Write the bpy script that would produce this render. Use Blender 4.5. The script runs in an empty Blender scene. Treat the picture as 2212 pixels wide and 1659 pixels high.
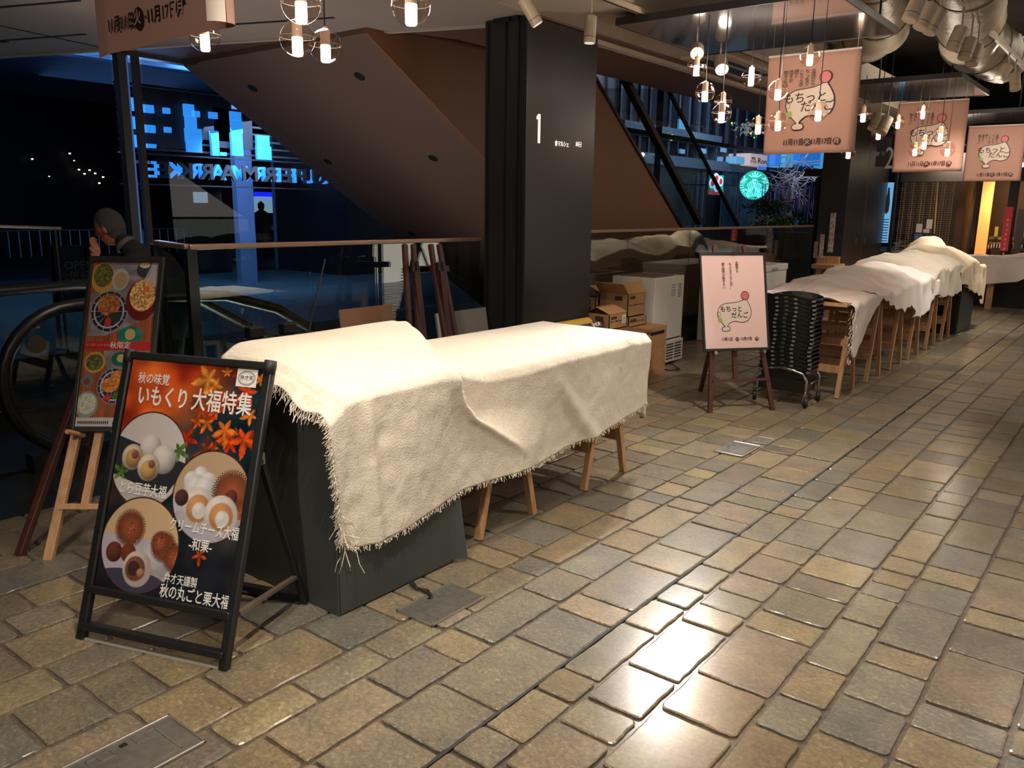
import bpy, bmesh, math, random
import numpy as np
from mathutils import Vector, Matrix

random.seed(7)
SC = bpy.context.scene
COL = SC.collection

# ------------------------------------------------------------------ camera
CF = 1765.2
PIT, ROL, YAW = math.radians(12.213), math.radians(.726), math.radians(38.04)
CAMP = Vector((0, 0, 1.5))
_R = Vector((math.cos(YAW), math.sin(YAW), 0))
_F = Vector((-math.sin(YAW), math.cos(YAW), 0))
_U = Vector((0, 0, 1))
FW = _F * math.cos(PIT) - _U * math.sin(PIT)
UP0 = _F * math.sin(PIT) + _U * math.cos(PIT)
XA = _R * math.cos(ROL) + UP0 * math.sin(ROL)
YA = _R * math.sin(ROL) - UP0 * math.cos(ROL)
cam = bpy.data.cameras.new('camera')
camo = bpy.data.objects.new('camera', cam)
COL.objects.link(camo)
cam.sensor_width = 36
cam.lens = CF / 2212 * 36
cam.clip_end = 300
mw = Matrix.Identity(4)
for i in range(3):
    mw[i][0] = XA[i]; mw[i][1] = -YA[i]; mw[i][2] = -FW[i]; mw[i][3] = CAMP[i]
camo.matrix_world = mw
SC.camera = camo

def ray(x, y):
    return (x - 1106) * XA + (y - 829.5) * YA + CF * FW
def G(x, y, z=0.0):      # point of a pixel at height z
    d = ray(x, y); return CAMP + d * ((z - CAMP.z) / d.z)
def PX(x, y, X):         # ... on the plane X
    d = ray(x, y); return CAMP + d * (X / d.x)
def PY(x, y, Y):
    d = ray(x, y); return CAMP + d * (Y / d.y)

# ------------------------------------------------------------------ colour management, world
vs = SC.view_settings
vs.view_transform = 'Standard'; vs.look = 'None'; vs.gamma = 1; vs.use_curve_mapping = False
vs.exposure = 0.55
cy = SC.cycles
cy.max_bounces = 7; cy.diffuse_bounces = 3; cy.glossy_bounces = 4; cy.transmission_bounces = 4
cy.transparent_max_bounces = 24; cy.caustics_reflective = False; cy.caustics_refractive = False
cy.sample_clamp_indirect = 4.0; cy.sample_clamp_direct = 0
W = bpy.data.worlds.new('world'); SC.world = W; W.use_nodes = True
W.node_tree.nodes['Background'].inputs[0].default_value = (0.02, 0.045, 0.12, 1)
W.node_tree.nodes['Background'].inputs[1].default_value = 0.07

# ------------------------------------------------------------------ lamps
WARM = (1.0, .88, .735)
def lamp(name, kind, loc, power, color=WARM, target=None, size=.06, angle=60, blend=.6, shape=None, sy=None):
    L = bpy.data.lights.new(name, kind)
    L.energy = power; L.color = color
    if kind == 'SPOT':
        L.shadow_soft_size = size; L.spot_size = math.radians(angle); L.spot_blend = blend
    elif kind == 'AREA':
        L.size = size
        if sy: L.shape = 'RECTANGLE'; L.size_y = sy
    else:
        L.shadow_soft_size = size
    o = bpy.data.objects.new(name, L); COL.objects.link(o); o.location = loc
    if target is not None:
        o.rotation_euler = (Vector(target) - Vector(loc)).to_track_quat('-Z', 'Y').to_euler()
    return o
# ceiling spots on the tracks above the aisle (light of the track heads built below and of those just overhead)
SPOTS = [
    # loc, target, power, angle
    ((-2.05, 1.6, 2.8), (-2.5, 2.15, .9), 42, 64),
    ((-1.7, 2.9, 3.1), (-2.0, 2.95, 0), 115, 80),
    ((-.9, -1.0, 2.9), (-2.5, 1.2, .5), 150, 38),
    ((-1.1, 1.3, 3.05), (-1.2, 1.5, 0), 190, 80),
    ((-1.2, 4.9, 3.05), (-2.2, 5.6, .5), 170, 66),
    ((-1.4, 7.2, 3.05), (-2.3, 7.5, .8), 240, 62),
    ((-1.45, 9.2, 3.05), (-2.3, 9.8, .8), 240, 62),
    ((-1.5, 11.8, 3.05), (-2.3, 12.4, .8), 190, 65),
    ((-1.2, 13.8, 3.05), (-1.4, 15.6, .8), 220, 70),
    ((.2, 3.6, 3.05), (-.4, 3.9, 0), 170, 85),
    ((.2, 8.8, 3.05), (-.3, 9.0, 0), 130, 85),
]
for a, b, p, ang in SPOTS:
    lamp('track_spot_light', 'SPOT', a, p, WARM, b, .05, ang, .7)
# soft light of the many small ceiling lamps over the aisle
lamp('aisle_ceiling_light', 'AREA', (.6, 3.5, 3.3), 22, WARM, (.2, 3.5, 0), 2.0, sy=9.0)
lamp('aisle_ceiling_light', 'AREA', (-.6, 11.5, 3.3), 48, WARM, (-.8, 11.5, 0), 2.0, sy=8.0)
# unseen side fill added to lift dark areas, standing for shops across the aisle
lamp('side_fill_light', 'AREA', (3.6, 3.5, 1.7), 50, (1, .86, .72), (-6, 4.5, 2.2), 2.2, sy=9.0)
lamp('side_fill_light', 'AREA', (3.6, 12.0, 1.7), 60, (1, .86, .72), (-6, 12.5, 2.0), 2.2, sy=6.0)
# glow of the clustered globe pendants
for p_, e_ in (((-2.95, 2.35, 2.42), 34), ((-1.0, -.6, 2.4), 16), ((-2.35, 5.6, 2.45), 16), ((-2.1, 9.1, 2.5), 8), ((-1.9, 12.2, 2.4), 14)):
    lamp('pendant_cluster_glow', 'POINT', p_, e_, (1, .84, .68), size=.12)
# unseen fill added below the void to light the escalator underside and ceiling
lamp('void_fill_light', 'AREA', (-5.4, 3.3, -.5), 95, (1, .9, .82), (-5.9, 2.0, 2.8), .9, sy=1)
lamp('void_fill_light', 'AREA', (-5.45, 5.0, -1.0), 60, (1, .84, .74), (-6.2, 5.5, 2), 1.2, sy=5)
lamp('stall_fill_light', 'AREA', (-2.9, 15.9, 2.5), 30, (1, .8, .6), (-3.2, 17, 1.0), .8)  # fill lamp added to brighten the dark netted stall
lamp('plaza_fill_light', 'AREA', (-9.5, 26, 5.5), 500, (.75, .85, 1), (-13.5, 27, 3), 2, sy=8)  # fill lamp added outside to brighten the dark café building
lamp('deck_fill_light', 'POINT', (-.5, 8.5, 3.3), 14, (1, .85, .65), size=.15)  # small fill added so the dark deck and its battens show
lamp('rear_ceiling_light', 'AREA', (.8, -2.0, 3.2), 26, WARM, (-.6, 0, 0), 2.0, sy=3.0)

# ------------------------------------------------------------------ materials
def rgb(c):
    def f(v):
        v /= 255.
        return v / 12.92 if v <= .04045 else ((v + .055) / 1.055) ** 2.4
    return (f(c[0]), f(c[1]), f(c[2]), 1)
MATS = {}
def mat(name, color=(128, 128, 128), rough=.6, metal=0, var=0, vscale=8, bump=0, bscale=40, emit=None, es=0, spec=.5, detail=3, coat=0, vec=None):
    if name in MATS: return MATS[name]
    m = bpy.data.materials.new(name); m.use_nodes = True
    nt = m.node_tree; b = nt.nodes['Principled BSDF']
    c = rgb(color)
    b.inputs['Base Color'].default_value = c
    b.inputs['Roughness'].default_value = rough
    b.inputs['Metallic'].default_value = metal
    b.inputs['Specular IOR Level'].default_value = spec
    if coat: b.inputs['Coat Weight'].default_value = coat; b.inputs['Coat Roughness'].default_value = .05
    tc = nt.nodes.new('ShaderNodeTexCoord')
    src = tc.outputs['Object']
    if vec:
        mp = nt.nodes.new('ShaderNodeMapping'); mp.inputs['Scale'].default_value = vec
        nt.links.new(src, mp.inputs['Vector']); src = mp.outputs['Vector']
    if var:
        n = nt.nodes.new('ShaderNodeTexNoise'); n.inputs['Scale'].default_value = vscale; n.inputs['Detail'].default_value = detail
        r = nt.nodes.new('ShaderNodeValToRGB')
        r.color_ramp.elements[0].position = .3; r.color_ramp.elements[1].position = .7
        r.color_ramp.elements[0].color = tuple(max(0, v * (1 - var)) for v in c[:3]) + (1,)
        r.color_ramp.elements[1].color = tuple(min(1, v * (1 + var)) for v in c[:3]) + (1,)
        nt.links.new(src, n.inputs['Vector']); nt.links.new(n.outputs['Fac'], r.inputs['Fac'])
        nt.links.new(r.outputs['Color'], b.inputs['Base Color'])
    if bump:
        n = nt.nodes.new('ShaderNodeTexNoise'); n.inputs['Scale'].default_value = bscale; n.inputs['Detail'].default_value = 5
        bp = nt.nodes.new('ShaderNodeBump'); bp.inputs['Strength'].default_value = bump; bp.inputs['Distance'].default_value = .01
        nt.links.new(src, n.inputs['Vector']); nt.links.new(n.outputs['Fac'], bp.inputs['Height']); nt.links.new(bp.outputs['Normal'], b.inputs['Normal'])
    if emit:
        b.inputs['Emission Color'].default_value = rgb(emit); b.inputs['Emission Strength'].default_value = es
    MATS[name] = m
    return m
def cloth_wrinkle(m):
    nt = m.node_tree; b = nt.nodes['Principled BSDF']; old = b.inputs['Normal'].links[0].from_node
    tc = nt.nodes.new('ShaderNodeTexCoord')
    n = nt.nodes.new('ShaderNodeTexNoise'); n.inputs['Scale'].default_value = 9; n.inputs['Detail'].default_value = 5; n.inputs['Distortion'].default_value = 1.2
    bp = nt.nodes.new('ShaderNodeBump'); bp.inputs['Strength'].default_value = .4; bp.inputs['Distance'].default_value = .014
    nt.links.new(tc.outputs['Object'], n.inputs['Vector']); nt.links.new(n.outputs['Fac'], bp.inputs['Height'])
    nt.links.new(bp.outputs['Normal'], old.inputs['Normal'])
def glassmat(name, tint=(200, 215, 210), ior=1.5, refl=1.0, rough=0.0):
    if name in MATS: return MATS[name]
    m = bpy.data.materials.new(name); m.use_nodes = True; nt = m.node_tree
    for n in list(nt.nodes): nt.nodes.remove(n)
    out = nt.nodes.new('ShaderNodeOutputMaterial'); mx = nt.nodes.new('ShaderNodeMixShader')
    tr = nt.nodes.new('ShaderNodeBsdfTransparent'); gl = nt.nodes.new('ShaderNodeBsdfGlossy'); lw = nt.nodes.new('ShaderNodeLayerWeight')
    tr.inputs[0].default_value = rgb(tint); gl.inputs['Roughness'].default_value = rough; lw.inputs['Blend'].default_value = .5
    f0 = ((ior - 1) / (ior + 1)) ** 2       # Schlick's curve, the same from both sides of the pane
    pw = nt.nodes.new('ShaderNodeMath'); pw.operation = 'POWER'; pw.inputs[1].default_value = 4.5
    ma = nt.nodes.new('ShaderNodeMath'); ma.operation = 'MULTIPLY_ADD'; ma.inputs[1].default_value = (1 - f0) * refl; ma.inputs[2].default_value = f0 * refl; ma.use_clamp = True
    nt.links.new(lw.outputs['Facing'], pw.inputs[0]); nt.links.new(pw.outputs[0], ma.inputs[0]); nt.links.new(ma.outputs[0], mx.inputs[0])
    nt.links.new(tr.outputs[0], mx.inputs[1]); nt.links.new(gl.outputs[0], mx.inputs[2]); nt.links.new(mx.outputs[0], out.inputs[0])
    MATS[name] = m
    return m
def vcmat(name, rough=.35, attr='Col', coat=0, emit=0):
    if name in MATS: return MATS[name]
    m = bpy.data.materials.new(name); m.use_nodes = True; nt = m.node_tree; b = nt.nodes['Principled BSDF']
    a = nt.nodes.new('ShaderNodeAttribute'); a.attribute_name = attr
    nt.links.new(a.outputs['Color'], b.inputs['Base Color'])
    b.inputs['Roughness'].default_value = rough
    if coat: b.inputs['Coat Weight'].default_value = coat; b.inputs['Coat Roughness'].default_value = .03
    if emit:
        nt.links.new(a.outputs['Color'], b.inputs['Emission Color']); b.inputs['Emission Strength'].default_value = emit
    MATS[name] = m
    return m

# ------------------------------------------------------------------ mesh helper
class MB:
    def __init__(s): s.v = []; s.f = []; s.c = []
    def add(s, vs, fs):
        n = len(s.v); s.v += [tuple(v) for v in vs]; s.f += [tuple(i + n for i in f) for f in fs]; return s
    def box(s, x0, x1, y0, y1, z0, z1):
        v = [(x, y, z) for z in (z0, z1) for y in (y0, y1) for x in (x0, x1)]
        return s.add(v, [(0, 2, 3, 1), (4, 5, 7, 6), (0, 1, 5, 4), (2, 6, 7, 3), (0, 4, 6, 2), (1, 3, 7, 5)])
    def obox(s, o, a, b, c):   # corner o and three edge vectors
        o, a, b, c = map(Vector, (o, a, b, c))
        v = [o + a * i + b * j + c * k for k in (0, 1) for j in (0, 1) for i in (0, 1)]
        return s.add(v, [(0, 2, 3, 1), (4, 5, 7, 6), (0, 1, 5, 4), (2, 6, 7, 3), (0, 4, 6, 2), (1, 3, 7, 5)])
    def bar(s, p, q, w, h, side=None):
        p, q = Vector(p), Vector(q); d = (q - p)
        if side is None:
            side = d.cross(Vector((0, 0, 1)))
            if side.length < 1e-4: side = Vector((1, 0, 0))
        side = Vector(side); side = (side - d * (side.dot(d) / d.length_squared)).normalized()
        up = d.cross(side).normalized()
        return s.obox(p - side * w / 2 - up * h / 2, side * w, up * h, d)
    def tube(s, pts, r, n=10, cap=True, closed=False):
        pts = [Vector(p) for p in pts]; m = len(pts)
        rs = r if isinstance(r, (list, tuple)) else [r] * m
        base = len(s.v); prev = None
        for i, p in enumerate(pts):
            if closed: t = (pts[(i + 1) % m] - pts[i - 1])
            else: t = pts[min(i + 1, m - 1)] - pts[max(i - 1, 0)]
            t.normalize()
            if prev is None:
                a = t.cross(Vector((0, 0, 1)))
                if a.length < 1e-3: a = t.cross(Vector((1, 0, 0)))
            else: a = prev - t * prev.dot(t)
            a.normalize(); prev = a; b = t.cross(a)
            for k in range(n):
                an = 2 * math.pi * k / n
                s.v.append(tuple(p + (a * math.cos(an) + b * math.sin(an)) * rs[i]))
        L = m if closed else m - 1
        for i in range(L):
            j = (i + 1) % m
            for k in range(n):
                s.f.append((base + i * n + k, base + i * n + (k + 1) % n, base + j * n + (k + 1) % n, base + j * n + k))
        if cap and not closed:
            s.f.append(tuple(base + k for k in range(n - 1, -1, -1)))
            s.f.append(tuple(base + (m - 1) * n + k for k in range(n)))
        return s
    def lathe(s, prof, c=(0, 0, 0), n=24, ax=(0, 0, 1), cap=True):
        ax = Vector(ax).normalized(); a = ax.orthogonal().normalized(); b = ax.cross(a); c = Vector(c); base = len(s.v)
        for r, h in prof:
            for k in range(n):
                an = 2 * math.pi * k / n
                s.v.append(tuple(c + ax * h + (a * math.cos(an) + b * math.sin(an)) * max(r, 1e-5)))
        for i in range(len(prof) - 1):
            for k in range(n):
                s.f.append((base + i * n + k, base + i * n + (k + 1) % n, base + (i + 1) * n + (k + 1) % n, base + (i + 1) * n + k))
        if cap:
            s.f.append(tuple(base + k for k in range(n - 1, -1, -1)))
            s.f.append(tuple(base + (len(prof) - 1) * n + k for k in range(n)))
        return s
    def prism(s, poly, o, ex, ey, ez):  # 2d poly in frame, extruded by ez
        o, ex, ey, ez = map(Vector, (o, ex, ey, ez)); n = len(poly); base = len(s.v)
        for k in (0, 1):
            for x, y in poly: s.v.append(tuple(o + ex * x + ey * y + ez * k))
        s.f.append(tuple(base + i for i in range(n - 1, -1, -1))); s.f.append(tuple(base + n + i for i in range(n)))
        for i in range(n): s.f.append((base + i, base + (i + 1) % n, base + n + (i + 1) % n, base + n + i))
        return s
    def grid(s, nu, nv, fn, flip=False):
        base = len(s.v)
        for j in range(nv + 1):
            for i in range(nu + 1): s.v.append(tuple(fn(i / nu, j / nv)))
        for j in range(nv):
            for i in range(nu):
                a = base + j * (nu + 1) + i; q = (a, a + 1, a + nu + 2, a + nu + 1)
                s.f.append(q[::-1] if flip else q)
        return s
    def ball(s, c, r, n=16, m=10):
        c = Vector(c); r = Vector((r, r, r)) if not hasattr(r, '__len__') else Vector(r)
        return s.grid(n, m, lambda u, v: c + Vector((r.x * math.sin(math.pi * v) * math.cos(2 * math.pi * u), r.y * math.sin(math.pi * v) * math.sin(2 * math.pi * u), -r.z * math.cos(math.pi * v))))

def tag(o, label=None, cat=None, group=None, kind=None):
    if label: o['label'] = label
    if cat: o['category'] = cat
    if group: o['group'] = group
    if kind: o['kind'] = kind
    return o
def thing(name, loc, label, cat, group=None, rz=0):
    o = bpy.data.objects.new(name, None); COL.objects.link(o)
    o.location = loc; o.rotation_euler = (0, 0, rz); o.empty_display_size = .1
    return tag(o, label, cat, group)
def inv_world(p):
    chain = []
    while p is not None: chain.append(p); p = p.parent
    M = Matrix.Identity(4)
    for q in reversed(chain): M = M @ q.matrix_parent_inverse @ Matrix.LocRotScale(q.location, q.rotation_euler, q.scale)
    return M.inverted()
def obj(name, mb, m, parent=None, smooth=False, bevel=0, local=False, label=None, weld=False, solid=0, sub=0):
    me = bpy.data.meshes.new(name)
    if isinstance(mb, MB): me.from_pydata(mb.v, [], mb.f)
    else: me = mb
    if m is not None:
        me.materials.clear(); me.materials.append(m)
    if isinstance(mb, MB):
        bm = bmesh.new(); bm.from_mesh(me)
        if weld: bmesh.ops.remove_doubles(bm, verts=bm.verts, dist=1e-5)
        if not solid: bmesh.ops.recalc_face_normals(bm, faces=bm.faces)
        bm.to_mesh(me); bm.free()
    if smooth:
        for p in me.polygons: p.use_smooth = True
    o = bpy.data.objects.new(name, me); COL.objects.link(o)
    if parent is not None:
        o.parent = parent
        if not local: o.matrix_parent_inverse = inv_world(parent)
    if solid:
        q = o.modifiers.new('solid', 'SOLIDIFY'); q.thickness = solid; q.offset = 0
    if sub:
        q = o.modifiers.new('sub', 'SUBSURF'); q.levels = sub; q.render_levels = sub
    if bevel:
        q = o.modifiers.new('bevel', 'BEVEL'); q.width = bevel; q.segments = 2; q.limit_method = 'ANGLE'
    if label: o['label'] = label
    return o
def struct(name, mb, m, **k):
    o = obj(name, mb, m, **k); o['kind'] = 'structure'; return o
def copy_tree(o, parent=None, **kw):
    c = o.copy(); COL.objects.link(c)
    if parent is not None: c.parent = parent
    for ch in o.children: copy_tree(ch, c)
    return c
def frame(o, ex, ey):
    """matrix whose x,y are ex,ey and z is the outward normal"""
    ex = Vector(ex).normalized(); ey = Vector(ey); ey = (ey - ex * ey.dot(ex)).normalized(); ez = ex.cross(ey)
    M = Matrix.Identity(4)
    for i in range(3): M[i][0] = ex[i]; M[i][1] = ey[i]; M[i][2] = ez[i]; M[i][3] = Vector(o)[i]
    return M
def text(name, body, size, M, m, parent=None, bold=0, align='CENTER', sx=1, depth=.0006, spacing=1, line=1, local=False, sy=1):
    cu = bpy.data.curves.new(name, 'FONT'); cu.body = body; cu.size = size
    cu.align_x = align; cu.align_y = 'CENTER'; cu.offset = bold * size; cu.extrude = depth
    cu.space_character = spacing; cu.space_line = line; cu.resolution_u = 3
    t = bpy.data.objects.new(name, cu)
    me = bpy.data.meshes.new_from_object(t)
    bpy.data.objects.remove(t)
    me.transform(M @ Matrix.Diagonal((sx, sy, 1, 1)))
    if m is not None:
        me.materials.clear(); me.materials.append(m)
    o = bpy.data.objects.new(name, me); COL.objects.link(o)
    if parent is not None:
        o.parent = parent
        if not local: o.matrix_parent_inverse = inv_world(parent)
    return o
def noise2(shape, cells, seed):
    r = np.random.RandomState(seed); h, w = shape
    g = r.rand(cells[0] + 2, cells[1] + 2)
    y = np.linspace(0, cells[0], h); x = np.linspace(0, cells[1], w)
    yi = np.minimum(y.astype(int), cells[0] - 1); xi = np.minimum(x.astype(int), cells[1] - 1)
    fy = (y - yi)[:, None]; fx = (x - xi)[None, :]
    fy = fy * fy * (3 - 2 * fy); fx = fx * fx * (3 - 2 * fx)
    a = g[yi][:, xi]; b = g[yi][:, xi + 1]; c = g[yi + 1][:, xi]; d = g[yi + 1][:, xi + 1]
    return (a * (1 - fx) + b * fx) * (1 - fy) + (c * (1 - fx) + d * fx) * fy
def picture(name, img, o, ex, ey, m, parent=None, bend=None):
    """img HxWx3 in 0..1 sRGB (row 0 = top) printed on a sheet with corner o (bottom left)"""
    h, w = img.shape[:2]; o, ex, ey = Vector(o), Vector(ex), Vector(ey)
    X, Y = np.meshgrid(np.arange(w) / (w - 1), 1 - np.arange(h) / (h - 1))
    P = np.array(o)[None] + X.reshape(-1, 1) * np.array(ex)[None] + Y.reshape(-1, 1) * np.array(ey)[None]
    idx = np.arange(h * w).reshape(h, w)
    F = np.stack([idx[1:, :-1], idx[1:, 1:], idx[:-1, 1:], idx[:-1, :-1]], -1).reshape(-1, 4)
    me = bpy.data.meshes.new(name)
    me.from_pydata(P.tolist(), [], F.tolist())
    a = me.color_attributes.new('Col', 'FLOAT_COLOR', 'POINT')
    c = np.clip(img.reshape(-1, 3), 0, 1); lin = np.where(c <= .04045, c / 12.92, ((c + .055) / 1.055) ** 2.4)
    a.data.foreach_set('color', np.concatenate([lin, np.ones((len(lin), 1))], 1).astype(np.float32).ravel())
    me.materials.append(m)
    ob = bpy.data.objects.new(name, me); COL.objects.link(ob)
    if parent is not None: ob.parent = parent; ob.matrix_parent_inverse = inv_world(parent)
    return ob

M_black = mat('black_metal', (26, 26, 26), .4, .0, bump=.05)
M_dark = mat('dark_paint', (40, 41, 40), .45)
M_cloth = mat('cotton_cloth', (212, 203, 188), .95, var=.05, vscale=60, bump=.35, bscale=160, spec=.1)
M_cloth2 = mat('white_cotton', (238, 222, 214), .95, var=.03, vscale=60, bump=.25, bscale=120, spec=.1)
M_cloth3 = mat('beige_cotton', (222, 204, 178), .95, var=.04, vscale=40, bump=.25, bscale=120, spec=.1)
for m_ in (M_cloth, M_cloth2, M_cloth3): cloth_wrinkle(m_)
M_wood = mat('pine_wood', (186, 142, 102), .55, var=.18, vscale=7, detail=4, vec=(6, 6, 1))
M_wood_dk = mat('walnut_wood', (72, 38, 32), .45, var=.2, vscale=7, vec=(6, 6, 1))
M_ply = mat('plywood', (170, 126, 88), .55, var=.12, vscale=5, vec=(1, 4, 4))
M_card = mat('cardboard', (158, 124, 88), .85, var=.05, vscale=14)
M_steel = mat('brushed_steel', (150, 148, 142), .3, .9)
M_white = mat('white_enamel', (214, 212, 206), .45)
M_rubber = mat('black_rubber', (22, 22, 22), .6)
M_pink = mat('pink_print', (232, 176, 166), .5, spec=.4)
M_ink = mat('dark_ink', (48, 26, 26), .6)
M_chalkwhite = mat('white_ink', (240, 238, 232), .5)
M_banner = mat('banner_fabric', (194, 152, 137), .8, bump=.08, bscale=300, spec=.2)
M_mochi = mat('cream_print', (226, 208, 194), .6)
M_lid = mat('brown_panel', (92, 66, 54), .55, var=.03, vscale=3)

# ================================================================== FLOOR: individually cut stones in one floor mesh
ROWS = [-4.2, -4.02, -3.76, -3.6, -3.36, -3.16, -2.97, -2.71, -2.53, -2.27, -2.01, -1.85, -1.648, -1.388, -1.236, -1.03, -.77, -.613, -.401, -.15, .06, .31, .52, .78, .96, 1.2, 1.42, 1.66, 1.9, 2.12, 2.4, 2.6, 2.9, 3.1, 3.4, 3.7, 4.0]
CROSS = {-2.27: [1.03, 1.27], -2.01: [1.13, 1.43], -1.85: [1.21, 1.6, 1.865, 2.02, 2.43, 2.68], -1.648: [1.47, 1.73, 2.12, 2.39, 2.545, 2.94, 3.19],
         -1.388: [1.655, 1.905, 2.06, 2.455, 2.69, 2.87], -1.236: [1.81, 1.965, 2.217, 2.61, 2.77], -1.03: [2.06, 2.32, 2.72, 2.88, 3.13],
         -.77: [2.37, 2.61, 3.01, 3.27, 3.42], -.613: [2.5, 2.75, 2.91, 3.31, 3.57, 3.74], -.401: [2.46, 2.62, 3.01, 3.27, 3.42, 3.82]}
def build_floor():
    rnd = random.Random(11)
    V = []; Fc = []; Cc = []
    pal = [(178, 160, 128), (172, 152, 118), (164, 152, 130), (154, 148, 132), (174, 156, 128), (164, 146, 124), (184, 166, 130), (148, 143, 130), (158, 148, 124), (168, 152, 128), (148, 136, 120)]
    for i in range(len(ROWS) - 1):
        x0, x1 = ROWS[i] , ROWS[i + 1]; known = CROSS.get(x0, [])
        ys = list(known) if known else [rnd.uniform(1.9, 2.3)]
        while ys[-1] < 24: ys.append(ys[-1] + rnd.choice((.15, .17, .2, .24, .26, .3, .34, .4)))
        while ys[0] > -1.2: ys.insert(0, ys[0] - rnd.choice((.15, .17, .2, .24, .26, .3, .34, .4)))
        for y0, y1 in zip(ys, ys[1:]):
            far = y0 > 7 or x0 > 1.2
            g = .006 + rnd.random() * .002
            h = rnd.uniform(-.0025, .0025)
            c = rgb(rnd.choice(pal)); k = rnd.uniform(.74, .98); c = tuple(v * k for v in c[:3])
            a, b, cc, d = x0 + g, x1 - g, y0 + g, y1 - g
            # outline with rounded corners and a slightly wandering edge
            pts = []
            r = rnd.uniform(.006, .02)
            if far:
                pts = [(a, cc), (b, cc), (b, d), (a, d)]
            else:
                for (px, py, sx, sy) in ((a, cc, 1, 1), (b, cc, -1, 1), (b, d, -1, -1), (a, d, 1, -1)):
                    p1 = (px, py + sy * r); p2 = (px + sx * r, py); pm = (px + sx * r * .3, py + sy * r * .3)
                    seq = [p1, pm, p2] if (sx, sy) in ((1, 1), (-1, -1)) else [p2, pm, p1]
                    pts += seq
                out = []
                for q in range(len(pts)):
                    p, p2 = pts[q], pts[(q + 1) % len(pts)]; L = math.dist(p, p2); out.append(p)
                    n = int(L / .035)
                    for t in range(1, n):
                        f = t / n; w = rnd.uniform(-.0022, .0028)
                        nx, ny = -(p2[1] - p[1]) / L, (p2[0] - p[0]) / L
                        out.append((p[0] + (p2[0] - p[0]) * f + nx * w, p[1] + (p2[1] - p[1]) * f + ny * w))
                pts = out
            n = len(pts); mx, my = (a + b) / 2, (cc + d) / 2; base = len(V)
            for ring, (sc, z) in enumerate(((1, -.012), (1, -.003), (.0, 0))):
                for (px, py) in pts:
                    if ring == 2:
                        dx, dy = mx - px, my - py; L = math.hypot(dx, dy); px += dx / L * .006; py += dy / L * .006
                    V.append((px, py, z + h))
            for ring in (0, 1):
                for q in range(n):
                    Fc.append((base + ring * n + q, base + ring * n + (q + 1) % n, base + (ring + 1) * n + (q + 1) % n, base + (ring + 1) * n + q)); Cc.append(c)
            Fc.append(tuple(base + 2 * n + q for q in range(n))); Cc.append(c)
    ns = len(Fc)
    b = len(V)   # mortar bed
    V += [(-4.2, -1.4, -.009), (4, -1.4, -.009), (4, 24, -.009), (-4.2, 24, -.009)]; Fc.append((b, b + 1, b + 2, b + 3)); Cc.append(rgb((122, 108, 96))[:3])
    me = bpy.data.meshes.new('floor'); me.from_pydata(V, [], Fc)
    a = me.color_attributes.new('Col', 'FLOAT_COLOR', 'CORNER'); arr = []
    for p, c in zip(me.polygons, Cc): arr += list(c + (1,)) * len(p.vertices)
    a.data.foreach_set('color', arr)
    m = bpy.data.materials.new('stone_paving'); m.use_nodes = True; nt = m.node_tree; pb = nt.nodes['Principled BSDF']
    N = nt.nodes.new; Lk = nt.links.new
    at = N('ShaderNodeAttribute'); at.attribute_name = 'Col'; tc = N('ShaderNodeTexCoord')
    def nz(scale, det, rough=.55, dist=0):
        n = N('ShaderNodeTexNoise'); n.inputs['Scale'].default_value = scale; n.inputs['Detail'].default_value = det
        n.inputs['Roughness'].default_value = rough; n.inputs['Distortion'].default_value = dist; Lk(tc.outputs['Object'], n.inputs['Vector']); return n
    n1 = nz(7, 5); n2 = nz(70, 4); n3 = nz(26, 7, .62, 1.2); n4 = nz(60, 6, .7, 1.0)
    r1 = N('ShaderNodeValToRGB'); r1.color_ramp.elements[0].position = .3; r1.color_ramp.elements[1].position = .72
    r1.color_ramp.elements[0].color = (.74, .76, .8, 1); r1.color_ramp.elements[1].color = (1.14, 1.1, 1.0, 1)
    Lk(n1.outputs['Fac'], r1.inputs['Fac'])
    mm = N('ShaderNodeMix'); mm.data_type = 'RGBA'; mm.blend_type = 'MULTIPLY'; mm.inputs[0].default_value = 1
    Lk(at.outputs['Color'], mm.inputs[6]); Lk(r1.outputs['Color'], mm.inputs[7])
    r2 = N('ShaderNodeValToRGB'); r2.color_ramp.elements[0].position = .35; r2.color_ramp.elements[1].position = .65
    r2.color_ramp.elements[0].color = (.86, .86, .86, 1); r2.color_ramp.elements[1].color = (1.1, 1.1, 1.08, 1); Lk(n2.outputs['Fac'], r2.inputs['Fac'])
    m2 = N('ShaderNodeMix'); m2.data_type = 'RGBA'; m2.blend_type = 'MULTIPLY'; m2.inputs[0].default_value = 1
    Lk(mm.outputs[2], m2.inputs[6]); Lk(r2.outputs['Color'], m2.inputs[7]); Lk(m2.outputs[2], pb.inputs['Base Color'])
    ad = N('ShaderNodeMath'); ad.operation = 'MULTIPLY_ADD'; ad.inputs[1].default_value = .9
    Lk(n4.outputs['Fac'], ad.inputs[0]); Lk(n3.outputs['Fac'], ad.inputs[2])
    bp = N('ShaderNodeBump'); bp.inputs['Strength'].default_value = 1.0; bp.inputs['Distance'].default_value = .02
    Lk(ad.outputs[0], bp.inputs['Height']); Lk(bp.outputs['Normal'], pb.inputs['Normal'])
    pb.inputs['Roughness'].default_value = .3; pb.inputs['Specular IOR Level'].default_value = .6; pb.inputs['Coat Weight'].default_value = .45; pb.inputs['Coat Roughness'].default_value = .22
    me.materials.append(m)
    o = bpy.data.objects.new('floor', me); COL.objects.link(o); o['kind'] = 'structure'
    o['label'] = 'aisle floor of tan and grey rough stone paving laid in rows'
build_floor()
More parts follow.
